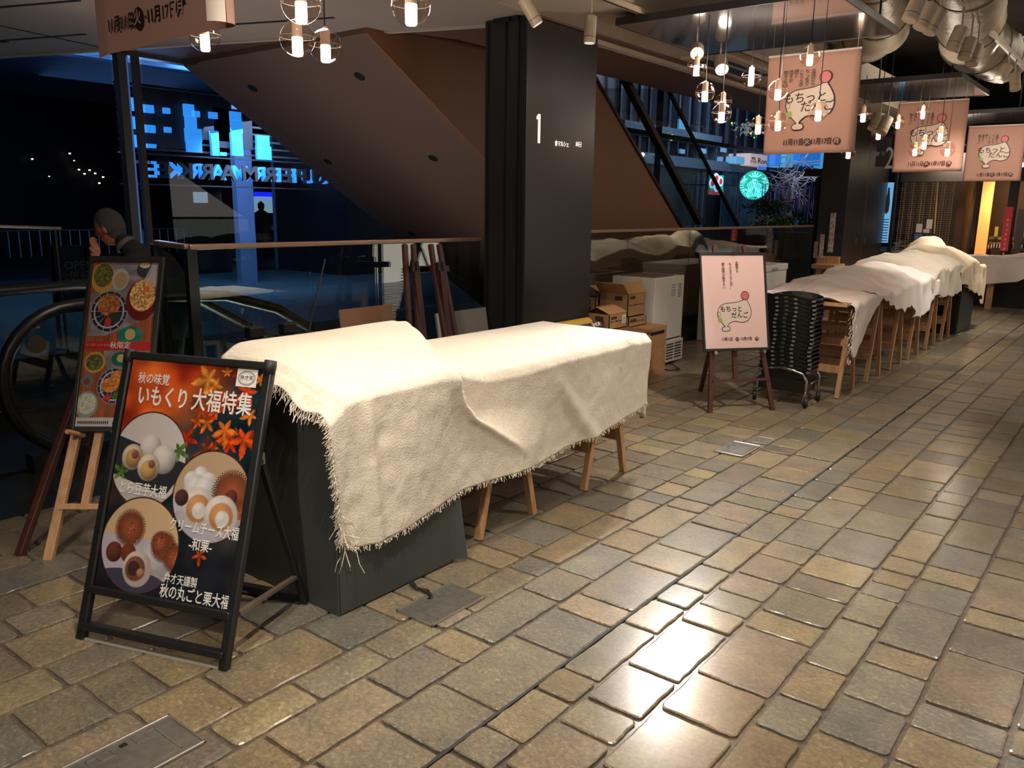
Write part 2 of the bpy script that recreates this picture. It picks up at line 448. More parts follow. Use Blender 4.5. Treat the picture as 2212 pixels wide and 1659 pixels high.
struct('trim_4', MB().box(-1.393, -1.383, -1.3, 24, -.011, -.001), mat('joint_dark', (30, 27, 25), .8), label='dark expansion joint running along the paving')
struct('floor', MB().box(-16.5, -8.6, -4, 40, -.06, -.02), mat('pale_threshold', (120, 140, 150), .5), label='pale paving strip outside the glass')
# dark landing beyond the paving, around the escalator pit
M_land = mat('dark_landing', (46, 50, 50), .25, .2, bump=.05, bscale=60)
fl = MB()
fl.box(-8.6, -4.2, -2, 2.55, -.1, -.004); fl.box(-4.75, -4.2, 2.55, 24, -.1, -.004); fl.box(-8.6, -6.2, 2.55, 24, -.1, -.004)
struct('floor', fl, M_land, label='dark floor beyond the paving around the escalator')
struct('floor', MB().box(-60, -18, -20, 70, -.3, -.06), mat('plaza_ground', (34, 50, 62), .35, bump=.1, bscale=3), label='bluish plaza ground outside at night')
struct('wall_pit', MB().box(-6.3, -6.2, 2.55, 12, -3, -.1).box(-4.75, -4.65, 2.55, 12, -3, -.1).box(-6.3, -4.65, 12, 12.1, -3, -.1).box(-6.3, -4.65, 2.4, 12.1, -3.1, -3), M_dark)

# ================================================================== ARCHITECTURE
M_ceil = mat('grey_ceiling', (150, 138, 130), .8, bump=.02)
M_soffit = mat('white_soffit', (168, 154, 138), .75)
CZ = 2.85
# column 1
co = thing('column', (-4.0, 5.4, 0), 'large black column carrying the white number 1', 'column')
cb = MB().box(-4.2, -3.8, 4.99, 5.92, 0, CZ - .005)
obj('casing', cb, mat('column_black', (44, 42, 41), .33, .0, bump=.015, bscale=5), co, bevel=.004)
jb = MB()
for x in (-4.17, -4.0, -3.88, -3.84): jb.box(x, x + .012, 4.975, 4.99, 0, CZ - .02)
obj('cover_strip', jb, mat('strip_black', (24, 24, 24), .4), co)
obj('top_cap', MB().box(-4.1, -3.95, 4.96, 4.99, CZ - .03, CZ + .02).box(-3.93, -3.87, 4.96, 4.99, CZ - .03, CZ + .03), M_black, co)
Mc = lambda y, z: frame((-3.797, y, z), (0, 1, 0), (0, 0, 1))
n1 = MB()
p1 = PX(1163, 309, -3.797); p0 = PX(1163, 246, -3.797)
hN = p0.z - p1.z; wN = .047
yN = p1.y
n1.prism([(wN * .45, 0), (wN, 0), (wN, hN), (wN * .5, hN), (0, hN * .9), (wN * .08, hN * .8), (wN * .45, hN * .86)], (-3.799, yN - wN * .6, p1.z), (0, 1, 0), (0, 0, 1), (.004, 0, 0))
obj('number', n1, mat('lit_white', (250, 244, 236), .4, emit=(255, 246, 236), es=.55), co, label='white numeral 1')
q = PX(1191, 309, -3.797); q2 = PX(1238, 311, -3.797)
text('lettering', '食マルシェ', .046, Mc((q.y + q2.y) / 2 - .006, q.z), MATS['lit_white'], co, bold=.02, sx=.85)
ic = PX(1252, 312, -3.797)
pic = MB()
for dy in (-.045, -.024):
    pic.lathe([(.005, 0), (.005, .002)], (-3.799, ic.y + dy, ic.z + .014), 10, (1, 0, 0)); pic.box(-3.799, -3.797, ic.y + dy - .006, ic.y + dy + .006, ic.z - .016, ic.z + .008)
for a in ((-.005, .025, .016, .019), (-.005, .025, -.019, -.016)): pic.box(-3.799, -3.797, ic.y + a[0], ic.y + a[1], ic.z + a[2], ic.z + a[3])
pic.box(-3.799, -3.797, ic.y - .007, ic.y - .004, ic.z - .019, ic.z + .019).box(-3.799, -3.797, ic.y + .024, ic.y + .027, ic.z - .019, ic.z + .019).box(-3.799, -3.797, ic.y + .002, ic.y + .018, ic.z - .004, ic.z + .004)
obj('pictogram', pic, MATS['lit_white'], co)

# pillar further along the aisle
c2 = thing('column', (-4.0, 13.9, 0), 'second black column in the distance, behind the covered tables', 'column')
obj('casing', MB().box(-4.2, -3.8, 12.9, 15.1, 0, 2.9), MATS['column_black'], c2, bevel=.004)
obj('cover_strip', MB().box(-3.8, -3.795, 13.9, 13.91, 0, 2.85), M_steel, c2)
obj('socket', MB().box(-3.8, -3.79, 13.55, 13.6, 1.0, 1.09).box(-3.8, -3.79, 14.02, 14.07, 1.0, 1.09), M_steel, c2)

# ceilings: grey left ceiling (skew edge), brown soffit, white band, dark open deck
e0 = G(0, 121, CZ); e1 = G(1040, 54, CZ); dv = (e1 - e0).normalized()
eA = e0 - dv * 6; eB = Vector((-4.2, e1.y + (-4.2 - e1.x) * dv.y / dv.x, CZ))
ce = MB()
ce.prism([(eA.x, eA.y), (eA.x, -4), (-1.95, -4), (-1.95, 3.0), (-2.9, 3.2), (-3.78, 4.6), (-3.78, eB.y), (eB.x, eB.y)], (0, 0, CZ), (1, 0, 0), (0, 1, 0), (0, 0, .25))
struct('ceiling', ce, M_ceil, label='grey suspended ceiling at left with black slots')
sl = MB()
def slot(x0, y0, x1, y1, w):
    a = G(x0, y0, CZ - .002); b = G(x1, y1, CZ - .002); sl.bar(a, b, w, .006)
slot(-400, 50, 172, 1, .03); slot(-300, 111, 184, 74, .035); slot(498, 53, 722, 38, .03); slot(-60, 92, 15, 90, .06)
slot(-200, 12, 520, 168, .012)
struct('trim_1', sl, mat('slot_black', (10, 10, 10), .8))
tr = MB(); nrm = Vector((-dv.y, dv.x, 0))
tr.obox(e0 - dv * 6 + nrm * .0 + Vector((0, 0, -.012)), dv * ((eB - e0).length + 6), nrm * .05, (0, 0, .05))
struct('trim_2', tr, mat('light_trim', (176, 166, 156), .6))
bs = MB().prism([(-7.8, 4.02), (eB.x, eB.y + .02), (-3.8, eB.y + .02), (-3.8, 22), (-4.85, 22), (-4.85, 5.4), (-5.13, 4.62), (-7.8, 4.62)], (0, 0, CZ + .005), (1, 0, 0), (0, 1, 0), (0, 0, .2))
struct('ceiling', bs, M_lid, label='brown soffit above the escalator void')
struct('ceiling', MB().box(-9, -4.85, 3.9, 24, 6.0, 6.1), M_dark, label='dark upper ceiling of the escalator void')
struct('wall_upper', MB().box(-4.86, -4.8, 5.4, 22, CZ + .2, 6.0), M_dark)
struct('ceiling', MB().box(-3.95, -3.1, 3.2, 22, CZ + .02, CZ + .4).box(-3.95, -3.88, 5.92, 22, CZ - .03, CZ + .1), M_soffit, label='white ceiling band beside the column')
# open deck high above the aisle
dk = mat('deck_dark', (44, 38, 32), .85, var=.3, vscale=2)
struct('ceiling', MB().box(-4, 5, -4, 24, 3.75, 3.85), dk, label='dark open ceiling deck above the ducts')
jo = MB()
for i in range(46): jo.box(-1.2, 2.4, 6 + i * .28, 6.05 + i * .28, 3.55, 3.66)
struct('ceiling', jo, mat('joist_grey', (120, 106, 88), .8), label='rows of grey battens under the open deck')

# ducts wrapped in foil
M_duct = mat('duct_wrap', (168, 156, 134), .42, .1, var=.14, vscale=5, bump=1.0, bscale=16, spec=.6)
def duct(pts, r, label, bands=8):
    t = thing('ventilation_duct', pts[0], label, 'duct', 'foil wrapped ducts under the ceiling')
    P = [Vector(p) for p in pts]; path = []
    for i in range(len(P) - 1):
        n = 14
        for k in range(n):
            path.append(P[i].lerp(P[i + 1], k / n))
    path.append(P[-1])
    rs = [r * (1 + .035 * math.sin(i * 2.1) + (.05 if i % 7 == 3 else 0)) for i in range(len(path))]
    obj('duct_tube', MB().tube(path, rs, 28), M_duct, t, smooth=True)
    for i in range(3, len(path) - 1, 7): obj('strap', MB().tube([path[i], path[i] + (path[i + 1] - path[i]).normalized() * .035], rs[i] * 1.02, 28), mat('duct_strap', (92, 80, 64), .5), t)
    return t
duct([(-1.05, 4.4, 3.45), (-1.35, 6.8, 3.3), (-1.75, 9.4, 3.15), (-1.7, 11.0, 3.2)], .27, 'large foil wrapped duct running above the mirrored panels')
duct([(-1.75, 4.6, 3.55), (-2.0, 6.9, 3.42), (-2.45, 8.9, 3.25), (-3.3, 10.2, 3.3)], .25, 'foil duct bending left behind the first mirrored panel')
duct([(-1.2, 11.7, 3.25), (-.9, 14.5, 3.1), (-.6, 19, 3.15)], .3, 'far foil duct hanging low at the end of the aisle')
duct([(-.35, 7.2, 3.62), (-.3, 12, 3.5)], .22, 'foil duct crossing the top right corner')
duct([(-4.0, 6.1, 3.5), (-2.5, 5.5, 3.5)], .18, 'foil duct glimpsed above the white ceiling band')
pi = MB()
rr = random.Random(3)
for i in range(7):
    x = -1.0 + rr.uniform(-.12, .12)
    pts = [(x + rr.uniform(-.1, .1), 6.5 + k * 1.1, 3.3 + rr.uniform(-.06, .12)) for k in range(8)]
    pi.tube(pts, .008, 5)
tag(obj('cable_bundle', pi, mat('grey_cable', (120, 108, 92), .7)), 'bundle of grey cables draped beside the right light track', 'cable')

# suspended mirrored panels
M_mirror = mat('mirror_panel', (132, 126, 126), .12, .55, coat=.8)
def panel(x0, x1, y0, y1, z, label):
    t = thing('mirror_panel', ((x0 + x1) / 2, (y0 + y1) / 2, z), label, 'ceiling panel', 'mirrored panels hung over the aisle')
    obj('panel_sheet', MB().box(x0, x1, y0, y1, z, z + .03), M_mirror, t)
    e = MB()
    e.box(x0 - .01, x1 + .01, y0 - .012, y0, z - .004, z + .045).box(x0 - .01, x1 + .01, y1, y1 + .012, z - .004, z + .045).box(x0 - .012, x0, y0, y1, z - .004, z + .045).box(x1, x1 + .012, y0, y1, z - .004, z + .045)
    obj('edge_frame', e, mat('panel_edge', (34, 32, 34), .4), t)
    for x in (x0 + .1, x1 - .1):
        for y in (y0 + .1, y1 - .1): obj('hanger_rod', MB().tube([(x, y, z + .03), (x, y, 3.75)], .008, 6), M_black, t)
    return t
PZ = 2.78
panel(-3.28, -1.76, 5.36, 6.78, PZ, 'nearest mirrored panel, above the first pink banner')
panel(-3.0, -1.76, 9.2, 10.75, PZ, 'middle mirrored panel, above the second pink banner')
panel(-2.75, -1.6, 12.6, 14.0, PZ, 'farthest mirrored panel, above the third pink banner')

# ---- upper escalator: broad inclined underside with downlights, side face, glass balustrade
XS = -5.13
def ez(y): return 2.843 - .605 * (y - 4.564)
es = thing('escalator', (-6.4, 7.5, 0), 'broad brown inclined underside of the upward escalator', 'escalator')
y0 = 4.62; y1 = 9.2
so = MB().obox((-7.45, y0, ez(y0)), (7.45 + XS, 0, 0), (0, y1 - y0, ez(y1) - ez(y0)), (0, 0, .05))
M_esc = mat('escalator_brown', (106, 86, 74), .5, bump=.01)
obj('underside', so, M_esc, es)
obj('edge_fascia', MB().obox((-7.7, y0, ez(y0) - .015), (.25, 0, 0), (0, y1 - y0, ez(y1) - ez(y0)), (0, 0, .3)), mat('fascia_brown', (104, 80, 72), .5), es)
tA, tB = PX(1290, 190, XS), PX(1465, 490, XS); kt = (tB.z - tA.z) / (tB.y - tA.y)
def tz(y): return tA.z + kt * (y - tA.y)
obj('side_face', MB().prism([(y0, ez(y0)), (y1, ez(y1)), (y1 + 2.6, tz(y1 + 2.6)), (6.0, tz(6.0)), (y0, tz(6.0))], (XS, 0, 0), (0, 1, 0), (0, 0, 1), (.04, 0, 0)), mat('side_lit_brown', (126, 84, 58), .5, bump=.01), es)  # same brown cladding as the underside, with the orange light on it put into the colour
obj('edge_trim', MB().bar((XS + .05, 5.6, tz(5.6)), (XS + .05, y1 + 2.6, tz(y1 + 2.6)), .03, .03), mat('edge_dark', (60, 52, 48), .3, .5), es)
for x, y in ((-7.12, 4.98), (-5.61, 5.0), (-7.31, 6.024), (-5.73, 6.026), (-7.5, 7.34)):
    x = max(x, -7.36); z = ez(y); nn = Vector((0, -.605, -1)).normalized()
    d = obj('downlight', MB().lathe([(.05, 0), (.05, .006), (.036, .008)], Vector((x, y, z)), 20, nn), mat('downlight_ring', (16, 13, 12), .5), es)
    obj('lamp_lens', MB().lathe([(.014, 0), (.014, .004)], Vector((x + .012, y + .02, z)) + nn * .009, 12, nn), mat('lens_glow', (255, 236, 190), .4, emit=(255, 230, 180), es=3), d)
GL = glassmat('balustrade_glass', (226, 236, 232), 1.6, 2.0)
GLd = glassmat('dim_glass', (222, 230, 230), 1.5, 1.0)
g0_, g1_ = PX(1443, 193, XS), PX(1594, 488, XS); h0_, h1_ = PX(1400, 268, XS), PX(1510, 481, XS)
obj('glass_balustrade', MB().prism([(tA.y, tA.z), (tB.y, tB.z), (g1_.y, g1_.z), (g0_.y, g0_.z)], (XS, 0, 0), (0, 1, 0), (0, 0, 1), (.012, 0, 0)), GLd, es)
obj('handrail', MB().bar(g0_, g1_ + (g1_ - g0_) * .15, .04, .04), mat('handrail_black', (20, 20, 20), .35), es)
obj('lower_rail', MB().bar(h0_ + (h0_ - h1_) * .5, h1_, .09, .07), mat('handrail_grey', (46, 46, 46), .35), es)
# ---- glass guard rail along the void
M_bronze = mat('rail_cap', (170, 140, 116), .35, .6)
def guard(x0, y0, x1, y1, z0, z1, label, cuts, posts):
    t = thing('glass_balustrade', ((x0 + x1) / 2, (y0 + y1) / 2, 0), label, 'balustrade')
    a = Vector((x0, y0, 0)); b = Vector((x1, y1, 0)); d = b - a; n = Vector((-d.y, d.x, 0)).normalized() * .006
    N = cuts
    for i in range(N):
        p = a + d * (i / N) + d.normalized() * .006; e = d / N - d.normalized() * .012
        za = z0 + (z1 - z0) * i / N
        obj('glass_panel', MB().obox(p - n + Vector((0, 0, .04)), e, n * 2, (0, 0, za - .06)), GL, t)
    obj('top_rail', MB().bar(a + Vector((0, 0, z0 - .012)), b + Vector((0, 0, z1 - .012)), .045, .03), M_bronze, t, bevel=.006)
    obj('floor_channel', MB().bar(a + Vector((0, 0, .03)), b + Vector((0, 0, .03)), .07, .08), M_dark, t)
    for f in posts:
        p = a + d * f
        obj('post', MB().box(p.x - .02, p.x + .02, p.y - .03, p.y + .03, 0, z0 + (z1 - z0) * f - .02), mat('post_steel', (70, 74, 76), .25, .8), t)
    return t
guard(-4.25, 2.5, -4.25, 5.0, 1.272, 1.262, 'glass balustrade with bronze rail left of the black column', 3, (0.004,))
guard(-4.25, 5.92, -4.25, 12.82, 1.298, 1.29, 'glass balustrade right of the column, behind the cartons and freezers', 5, (.998,))
guard(-4.25, 2.5, PY(337, 526, 2.5).x, 2.5, 1.272, 1.285, 'short return of the glass balustrade at the escalator head', 1, (.98,))

# ---- down escalator at the left with its looped handrail
de = thing('escalator', (-5.3, 2.6, 0), 'down escalator with black looped handrail behind the food poster', 'escalator')
def loop(x):
    pts = []
    c = Vector((x, 2.13, .5)); r = .42
    for k in range(15):
        a = math.radians(-100 - k * 170 / 14); pts.append((x, c.y + r * math.cos(a), c.z + r * math.sin(a)))
    pts += [(x, 2.6, .93), (x, 3.1, .9)] + [(x, 3.5 + i * .6, .78 - i * .35) for i in range(6)]
    return pts
for k, x in enumerate((-4.86, -5.95)):
    obj('handrail', MB().tube(loop(x), .036, 12), MATS['handrail_black'], de, smooth=True)
    inner = [(x, p[1] + .02, p[2]) for p in loop(x)[1:16]]
    gp = [(p[1], p[2]) for p in loop(x)]
    poly = [(p[0], p[1]) for p in gp] + [(6.5, -1.9), (3.4, -.1), (2.2, .08)]
    obj('glass_panel', MB().prism(poly, (x - .005, 0, 0), (0, 1, 0), (0, 0, 1), (.01, 0, 0)), glassmat('escalator_glass', (222, 230, 226), 1.5, 1.2), de)
    obj('skirt_panel', MB().prism([(1.8, 0), (1.8, .1), (3.0, .1), (6.8, -2.1), (6.8, -2.5), (3.0, -.4)], (x - .05, 0, 0), (0, 1, 0), (0, 0, 1), (.1, 0, 0)), mat('skirt_steel', (60, 62, 62), .3, .7), de)
obj('landing_plate', MB().box(-5.9, -4.9, 1.5, 2.75, -.003, .012), mat('comb_steel', (44, 46, 46), .35, .6), de)
st = MB()
for i in range(12): st.box(-5.88, -4.92, 2.75 + i * .38, 3.13 + i * .38, -.25 - i * .21, -.02 - i * .21)
obj('step', st, mat('step_dark', (36, 38, 38), .5, .4), de)
# escalator pictogram stickers
for y, z in ((1.9, .72), (2.35, .62)):
    s = MB().lathe([(.05, 0), (.05, .002)], (-4.85, y, z), 24, (1, 0, 0)); obj('sticker', s, mat('sticker_dark', (46, 40, 30), .6), de)
    obj('sticker', MB().prism([(-.03, .09), (.03, .09), (0, .14)], (-4.85, y, z), (0, 1, 0), (0, 0, 1), (.002, 0, 0)), mat('sticker_yellow', (120, 96, 30), .6), de)

# sensor posts standing at the escalator head
for i, (x, y, lab) in enumerate(((-3.85, 2.62, 'left of two black bollard posts behind the covered cabinet'), (-3.85, 2.84, 'right of two black bollard posts behind the covered cabinet'))):
    b = thing('bollard', (x, y, 0), lab, 'bollard', 'black bollards behind the cabinet')
    obj('post', MB().lathe([(.035, .01), (.035, .62)], (x, y, 0), 16), M_black, b, smooth=False)
    obj('head', MB().box(x - .05, x + .05, y - .06, y + .06, .66, .78).box(x - .03, x + .03, y - .045, y + .045, .78, .845), mat('bollard_black', (20, 20, 22), .5), b, bevel=.01)
    obj('base', MB().lathe([(.12, 0), (.12, .01), (.1, .02)], (x, y, 0), 24), M_black, b)
    obj('wire', MB().tube([(x, y, .8), (x, y, .87)], .003, 5), M_steel, b)

# ---- facade: dark glazed wall with mullions
M_mul = mat('mullion_grey', (74, 76, 84), .4, .3)
w = thing('curtain_wall', (-7.8, 6, 0), 'tall glazed wall with grey mullions facing the plaza', 'window'); w['kind'] = 'structure'; w.name = 'window_1'
FGL = glassmat('facade_glass', (232, 238, 245), 1.4, .7)
obj('glass', MB().box(-7.806, -7.8, 4.25, 20, 0, 5.9), FGL, w)
sk = Vector((-7.8, 4.0, 0)); skd = -dv; 
obj('glass', MB().obox(sk + Vector((-.05, -.03, 0)), skd * 7, (0, .006, 0), (0, 0, CZ - .02)), glassmat('skew_glass', (232, 238, 245), 1.3, .35), w)
obj('mullion', MB().box(-7.86, -7.76, 4.0, 4.075, 0, CZ), M_mul, w)
obj('mullion', MB().box(-7.86, -7.8, 4.17, 4.225, 0, CZ + .2), mat('mullion_brown', (56, 48, 48), .5), w)
obj('mullion', MB().box(-7.88, -7.78, 9.5, 9.57, 0, 5.9), M_mul, w)
obj('mullion', MB().box(-7.88, -7.78, 14.4, 14.47, 0, 5.9), M_mul, w)
obj('head_rail', MB().box(-7.9, -7.78, 4.0, 20, CZ - .02, CZ + .06), M_mul, w)

# ================================================================== OUTSIDE, SEEN THROUGH THE GLASS
M_blue = mat('blue_sign_light', (70, 165, 255), .4, emit=(58, 160, 255), es=.7)
M_night = mat('night_facade', (26, 30, 40), .5, var=.2, vscale=.4)
def quadX(mb, x0, y0, x1, y1, X, t=.06):
    a = PX(x0, y1, X); b = PX(x1, y0, X)
    mb.box(X - t, X, min(a.y, b.y), max(a.y, b.y), min(a.z, b.z), max(a.z, b.z)); return mb
def quadY(mb, x0, y0, x1, y1, Y, t=.06):
    a = PY(x0, y1, Y); b = PY(x1, y0, Y)
    mb.box(min(a.x, b.x), max(a.x, b.x), Y, Y + t, min(a.z, b.z), max(a.z, b.z)); return mb
bg = thing('building', (-30, 12, 0), 'dark building across the plaza with a few lit windows', 'building')
obj('wall', MB().box(-34, -30, -16, 42, -1, 11), M_night, bg)
for r_ in ((420, 415, 448, 438), (480, 418, 500, 438), (636, 420, 655, 450)):
    obj('window', quadX(MB(), *r_, -29.8), mat('lit_window', (150, 165, 175), .5, emit=(150, 170, 185), es=.5), bg)
for r_ in ((150, 330, 153, 333), (170, 365, 173, 368), (182, 374, 185, 377), (193, 366, 196, 369), (205, 373, 208, 376), (214, 394, 217, 397), (222, 381, 225, 384), (69, 342, 72, 345), (106, 380, 108, 382), (160, 346, 162, 348)):
    obj('lamp', quadX(MB(), *r_, -29.7), mat('far_lamp', (255, 220, 180), .5, emit=(255, 225, 190), es=1.5), bg)
cn = thing('canopy', (-19, 8, 5), 'bluish plaza canopy with zigzag trusses', 'canopy')
a = PX(255, 132, -17); b = PX(420, 150, -17)
obj('roof_slab', MB().box(-24, -17, 3, 26, a.z - .05, a.z + .1), mat('canopy_blue', (60, 96, 130), .6), cn)
t_ = MB(); zt = PX(330, 160, -24).z
for i in range(22):
    y = 9 + i * .55; t_.bar((-24, y, zt + .3), (-24, y + .28, zt - .75), .05, .05); t_.bar((-24, y + .28, zt - .75), (-24, y + .55, zt + .3), .05, .05)
obj('truss', t_, M_black, cn)
obj('glazing', MB().box(-24.4, -24.3, 9, 22, zt - .9, zt + .4), mat('canopy_pane', (70, 86, 88), .5), cn)
lb = thing('light_strip', (-13.2, 8, 4), 'pale blue lit cornice along the canopy edge', 'light')
quad = quadX(MB(), 256, 120, 390, 128, -13.6); obj('strip_body', MB().box(-13.7, -13.6, 5.5, 12, a.z * .0 + PX(300, 122, -13.6).z - .1, PX(300, 122, -13.6).z + .06), mat('strip_blue', (84, 130, 190), .5, emit=(80, 130, 200), es=.5), lb)
# lit columns
for (x0, x1, X, lab) in ((505, 541, -14, 'nearest blue lit steel column outside'), (590, 606, -17, 'thin blue lit column behind the kiosk'), (716, 737, -15, 'blue lit steel column beside the escalator edge')):
    p = PX(x0, 300, X); p2 = PX(x1, 300, X)
    c = thing('column', (X, (p.y + p2.y) / 2, 0), lab, 'column')
    obj('shaft', MB().box(X - .15, X, p.y, p2.y, -.06, 6), mat('outer_column', (150, 170, 215), .45), c)
mp = PX(262, 300, -11.3)
c = thing('column', (-7.95, 4.1, 0), 'glowing blue edged fin beside the first mullion', 'column')
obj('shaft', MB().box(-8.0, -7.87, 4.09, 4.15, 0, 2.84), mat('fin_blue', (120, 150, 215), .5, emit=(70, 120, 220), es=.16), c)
lamp('sign_blue_light', 'AREA', (-12.2, 6.6, 2.6), 26, (.3, .55, 1), (-10.9, 5.6, 2.2), .6, sy=1.4)
lamp('plaza_blue_light', 'AREA', (-12.8, 8.6, 3.2), 90, (.35, .6, 1), (-15, 9, 1.2), 1.5, sy=4)
lamp('plaza_blue_light', 'AREA', (-20, 10, 4.2), 18, (.3, .55, 1), (-19, 10, 6), 3, sy=10)

# reversed market sign on louvres
sg = thing('market_sign', (-12.6, 8, 3), 'big blue lit sign letters seen from behind through the glass', 'sign')
S = .1356
lets = [(70, 825, 190, 1015), (95, 1125, 215, 1310), (115, 1415, 240, 1600), (265, 940, 460, 1045), (290, 1260, 485, 1365), (310, 1560, 500, 1610), (630, 985, 720, 1065), (650, 1290, 740, 1370), (960, 930, 1100, 1110), (1065, 1035, 1195, 1115), (985, 1120, 1140, 1300), (985, 1320, 1220, 1510), (1005, 1525, 1225, 1680), (1360, 1055, 1475, 1145), (1380, 1350, 1490, 1540), (1395, 1550, 1500, 1740), (1500, 1690, 1620, 1740), (1695, 1050, 1850, 1170), (1710, 1190, 1870, 1370), (1715, 1385, 1870, 1740), (2110, 1430, 2300, 1580), (2115, 1600, 2330, 1800)]
for i, (x0, y0_, x1, y1_) in enumerate(lets):
    obj('letter_light', quadX(MB(), 270 + x0 * S, 100 + y0_ * S, 270 + x1 * S, 100 + y1_ * S, -12.4), M_blue, sg)
M_lbk = mat('letter_back', (74, 60, 58), .6)
for r_ in ((306, 200, 405, 316), (416, 212, 498, 300), (465, 240, 543, 318)):
    obj('letter_back', quadX(MB(), *r_, -12.5), M_lbk, sg)
lo = MB(); z0 = PX(420, 330, -12.55).z; z1 = PX(420, 200, -12.55).z
for i in range(9): lo.box(-12.62, -12.52, 6.4, 11.5, z0 + (z1 - z0) * i / 8, z0 + (z1 - z0) * i / 8 + .03)
obj('louvre', lo, mat('louvre_brown', (86, 72, 68), .6), sg)
pa = PX(284, 389, -12.4); pb = PX(735, 402, -12.4)
hh = PX(320, 353, -12.4).z - PX(320, 389, -12.4).z
def fit_word(X, xa, xb, m, name, d, off):
    a = PX(xa, 390, X); b = PX(xb, 398, X); o_ = text(name, 'SUPERMARKET', hh * 1.38, Matrix.Identity(4), m, None, bold=off, depth=d, spacing=1.5)
    xs = [v.co.x for v in o_.data.vertices]; k_ = (b.y - a.y) / (max(xs) - min(xs)); zc_ = (PX(480, 356, X).z + PX(480, 393, X).z) / 2
    o_.data.transform(frame((X, (a.y + b.y) / 2, zc_), (0, -1, 0), (0, 0, 1)) @ Matrix.Diagonal((k_, 1, 1, 1)))
    o_.parent = sg; o_.matrix_parent_inverse = inv_world(sg); return o_
fit_word(-12.42, 270, 708, M_blue, 'lettering', .03, .015)
fit_word(-12.3, 292, 730, M_lbk, 'letter_back', .02, .02)
obj('sign_rail', MB().box(-12.5, -12.44, 6.3, 10.2, PX(400, 338, -12.4).z, PX(400, 335, -12.4).z).box(-12.5, -12.44, 6.3, 10.2, PX(400, 402, -12.4).z, PX(400, 399, -12.4).z), M_lbk, sg)

# kiosk with blue fascia
k = thing('kiosk', (-22, 18, 0), 'small kiosk with a bright blue fascia and lit opening', 'kiosk')
obj('shell', quadX(MB(), 540, 410, 630, 480, -22.6, 1.5), M_night, k)
obj('fascia', quadX(MB(), 551, 416, 614, 424, -22), mat('fascia_blue', (20, 30, 220), .5, emit=(20, 40, 255), es=.9), k)
obj('lit_opening', quadX(MB(), 552, 425, 590, 460, -22.1), mat('kiosk_light', (150, 185, 190), .5, emit=(140, 180, 190), es=.55), k)
pk = PX(565, 470, -21.5)
pf = thing('person', (pk.x, pk.y, -.06), 'tiny silhouetted person in a dark coat inside the kiosk light', 'person')
obj('body', MB().lathe([(.16, 0), (.2, .6), (.24, 1.1), (.2, 1.3), (.07, 1.38), (.1, 1.46), (.1, 1.56), (.02, 1.64)], (pk.x, pk.y, -.06), 14), mat('coat_dark', (30, 24, 26), .8), pf, smooth=True)
ne = thing('neon_sign', PX(655, 398, -24), 'orange neon strokes of a distant sign', 'sign')
nb = MB()
for r_ in ((640, 389, 645, 404), (640, 395, 656, 398), (646, 400, 652, 404), (656, 401, 675, 404), (660, 396, 664, 404)): quadX(nb, *r_, -24)
obj('post', MB().tube([(-24, PX(656, 398, -24).y, -.06), (-24, PX(656, 398, -24).y, PX(656, 396, -24).z)], .04, 6), M_black, ne)
obj('neon_tube', nb, mat('neon_orange', (255, 160, 40), .5, emit=(255, 150, 40), es=1.5), ne)
ca = thing('car', (-21, 20, 0), 'dark car outside with two white headlights', 'car')
cbm = MB()
def cx(x, y): p = PX(x, y, -21); return (p.y, p.z)
cbm.prism([cx(608, 516), cx(608, 497), cx(622, 486), cx(640, 480), cx(700, 483), cx(716, 496), cx(718, 519)], (-22.6, 0, 0), (0, 1, 0), (0, 0, 1), (1.6, 0, 0))
for wy in (cx(628, 516)[0], cx(698, 516)[0]): obj('wheel', MB().lathe([(.3, -.1), (.3, .1)], (-21.2, wy, .24), 20, (1, 0, 0)), M_rubber, ca)
obj('body', cbm, mat('car_dark', (24, 26, 34), .25, .3), ca, bevel=.05)
for x, y in ((617, 502), (707, 510)): obj('headlight', MB().ball(PX(x, y, -20.95), .09, 12, 8), mat('headlight_white', (240, 245, 255), .4, emit=(230, 240, 255), es=3), ca)
gr = MB()
for j in range(2):
    for i in range(8): quadX(gr, 628 + i * 9, 494 + j * 11, 634 + i * 9, 499 + j * 11, -20.98, .02)
obj('grille', gr, mat('grille_grey', (90, 96, 120), .4), ca)
gb = thing('globe_lamp', PX(698, 430, -18), 'small white globe lamp glowing outside', 'lamp')
p9 = PX(698, 430, -18); obj('post', MB().tube([(p9.x, p9.y, -.06), (p9.x, p9.y, p9.z)], .02, 6), M_black, gb)
obj('globe', MB().ball(PX(698, 430, -18), (.1, .12, .06), 14, 10), mat('globe_cool', (190, 220, 235), .4, emit=(170, 210, 235), es=.9), gb, smooth=True)
# posts of the plaza railing
fe = thing('railing', (-15.5, 4, 0), 'low outdoor railing of thin steel balusters on the dark plaza', 'railing')
fb = MB()
for i in range(60):
    y = -1 + i * .17
    obj('baluster', MB().box(-15.5, -15.48, y, y + .015, .55, 1.0), mat('baluster_steel', (120, 150, 170), .3, .7), fe)
obj('rail', MB().box(-15.52, -15.46, -1, 9.2, .99, 1.01), M_black, fe)
lamp('plaza_blue_light', 'AREA', (-15.2, 3, 3.5), 25, (.35, .6, 1), (-15.5, 3, 0), 2, sy=6)
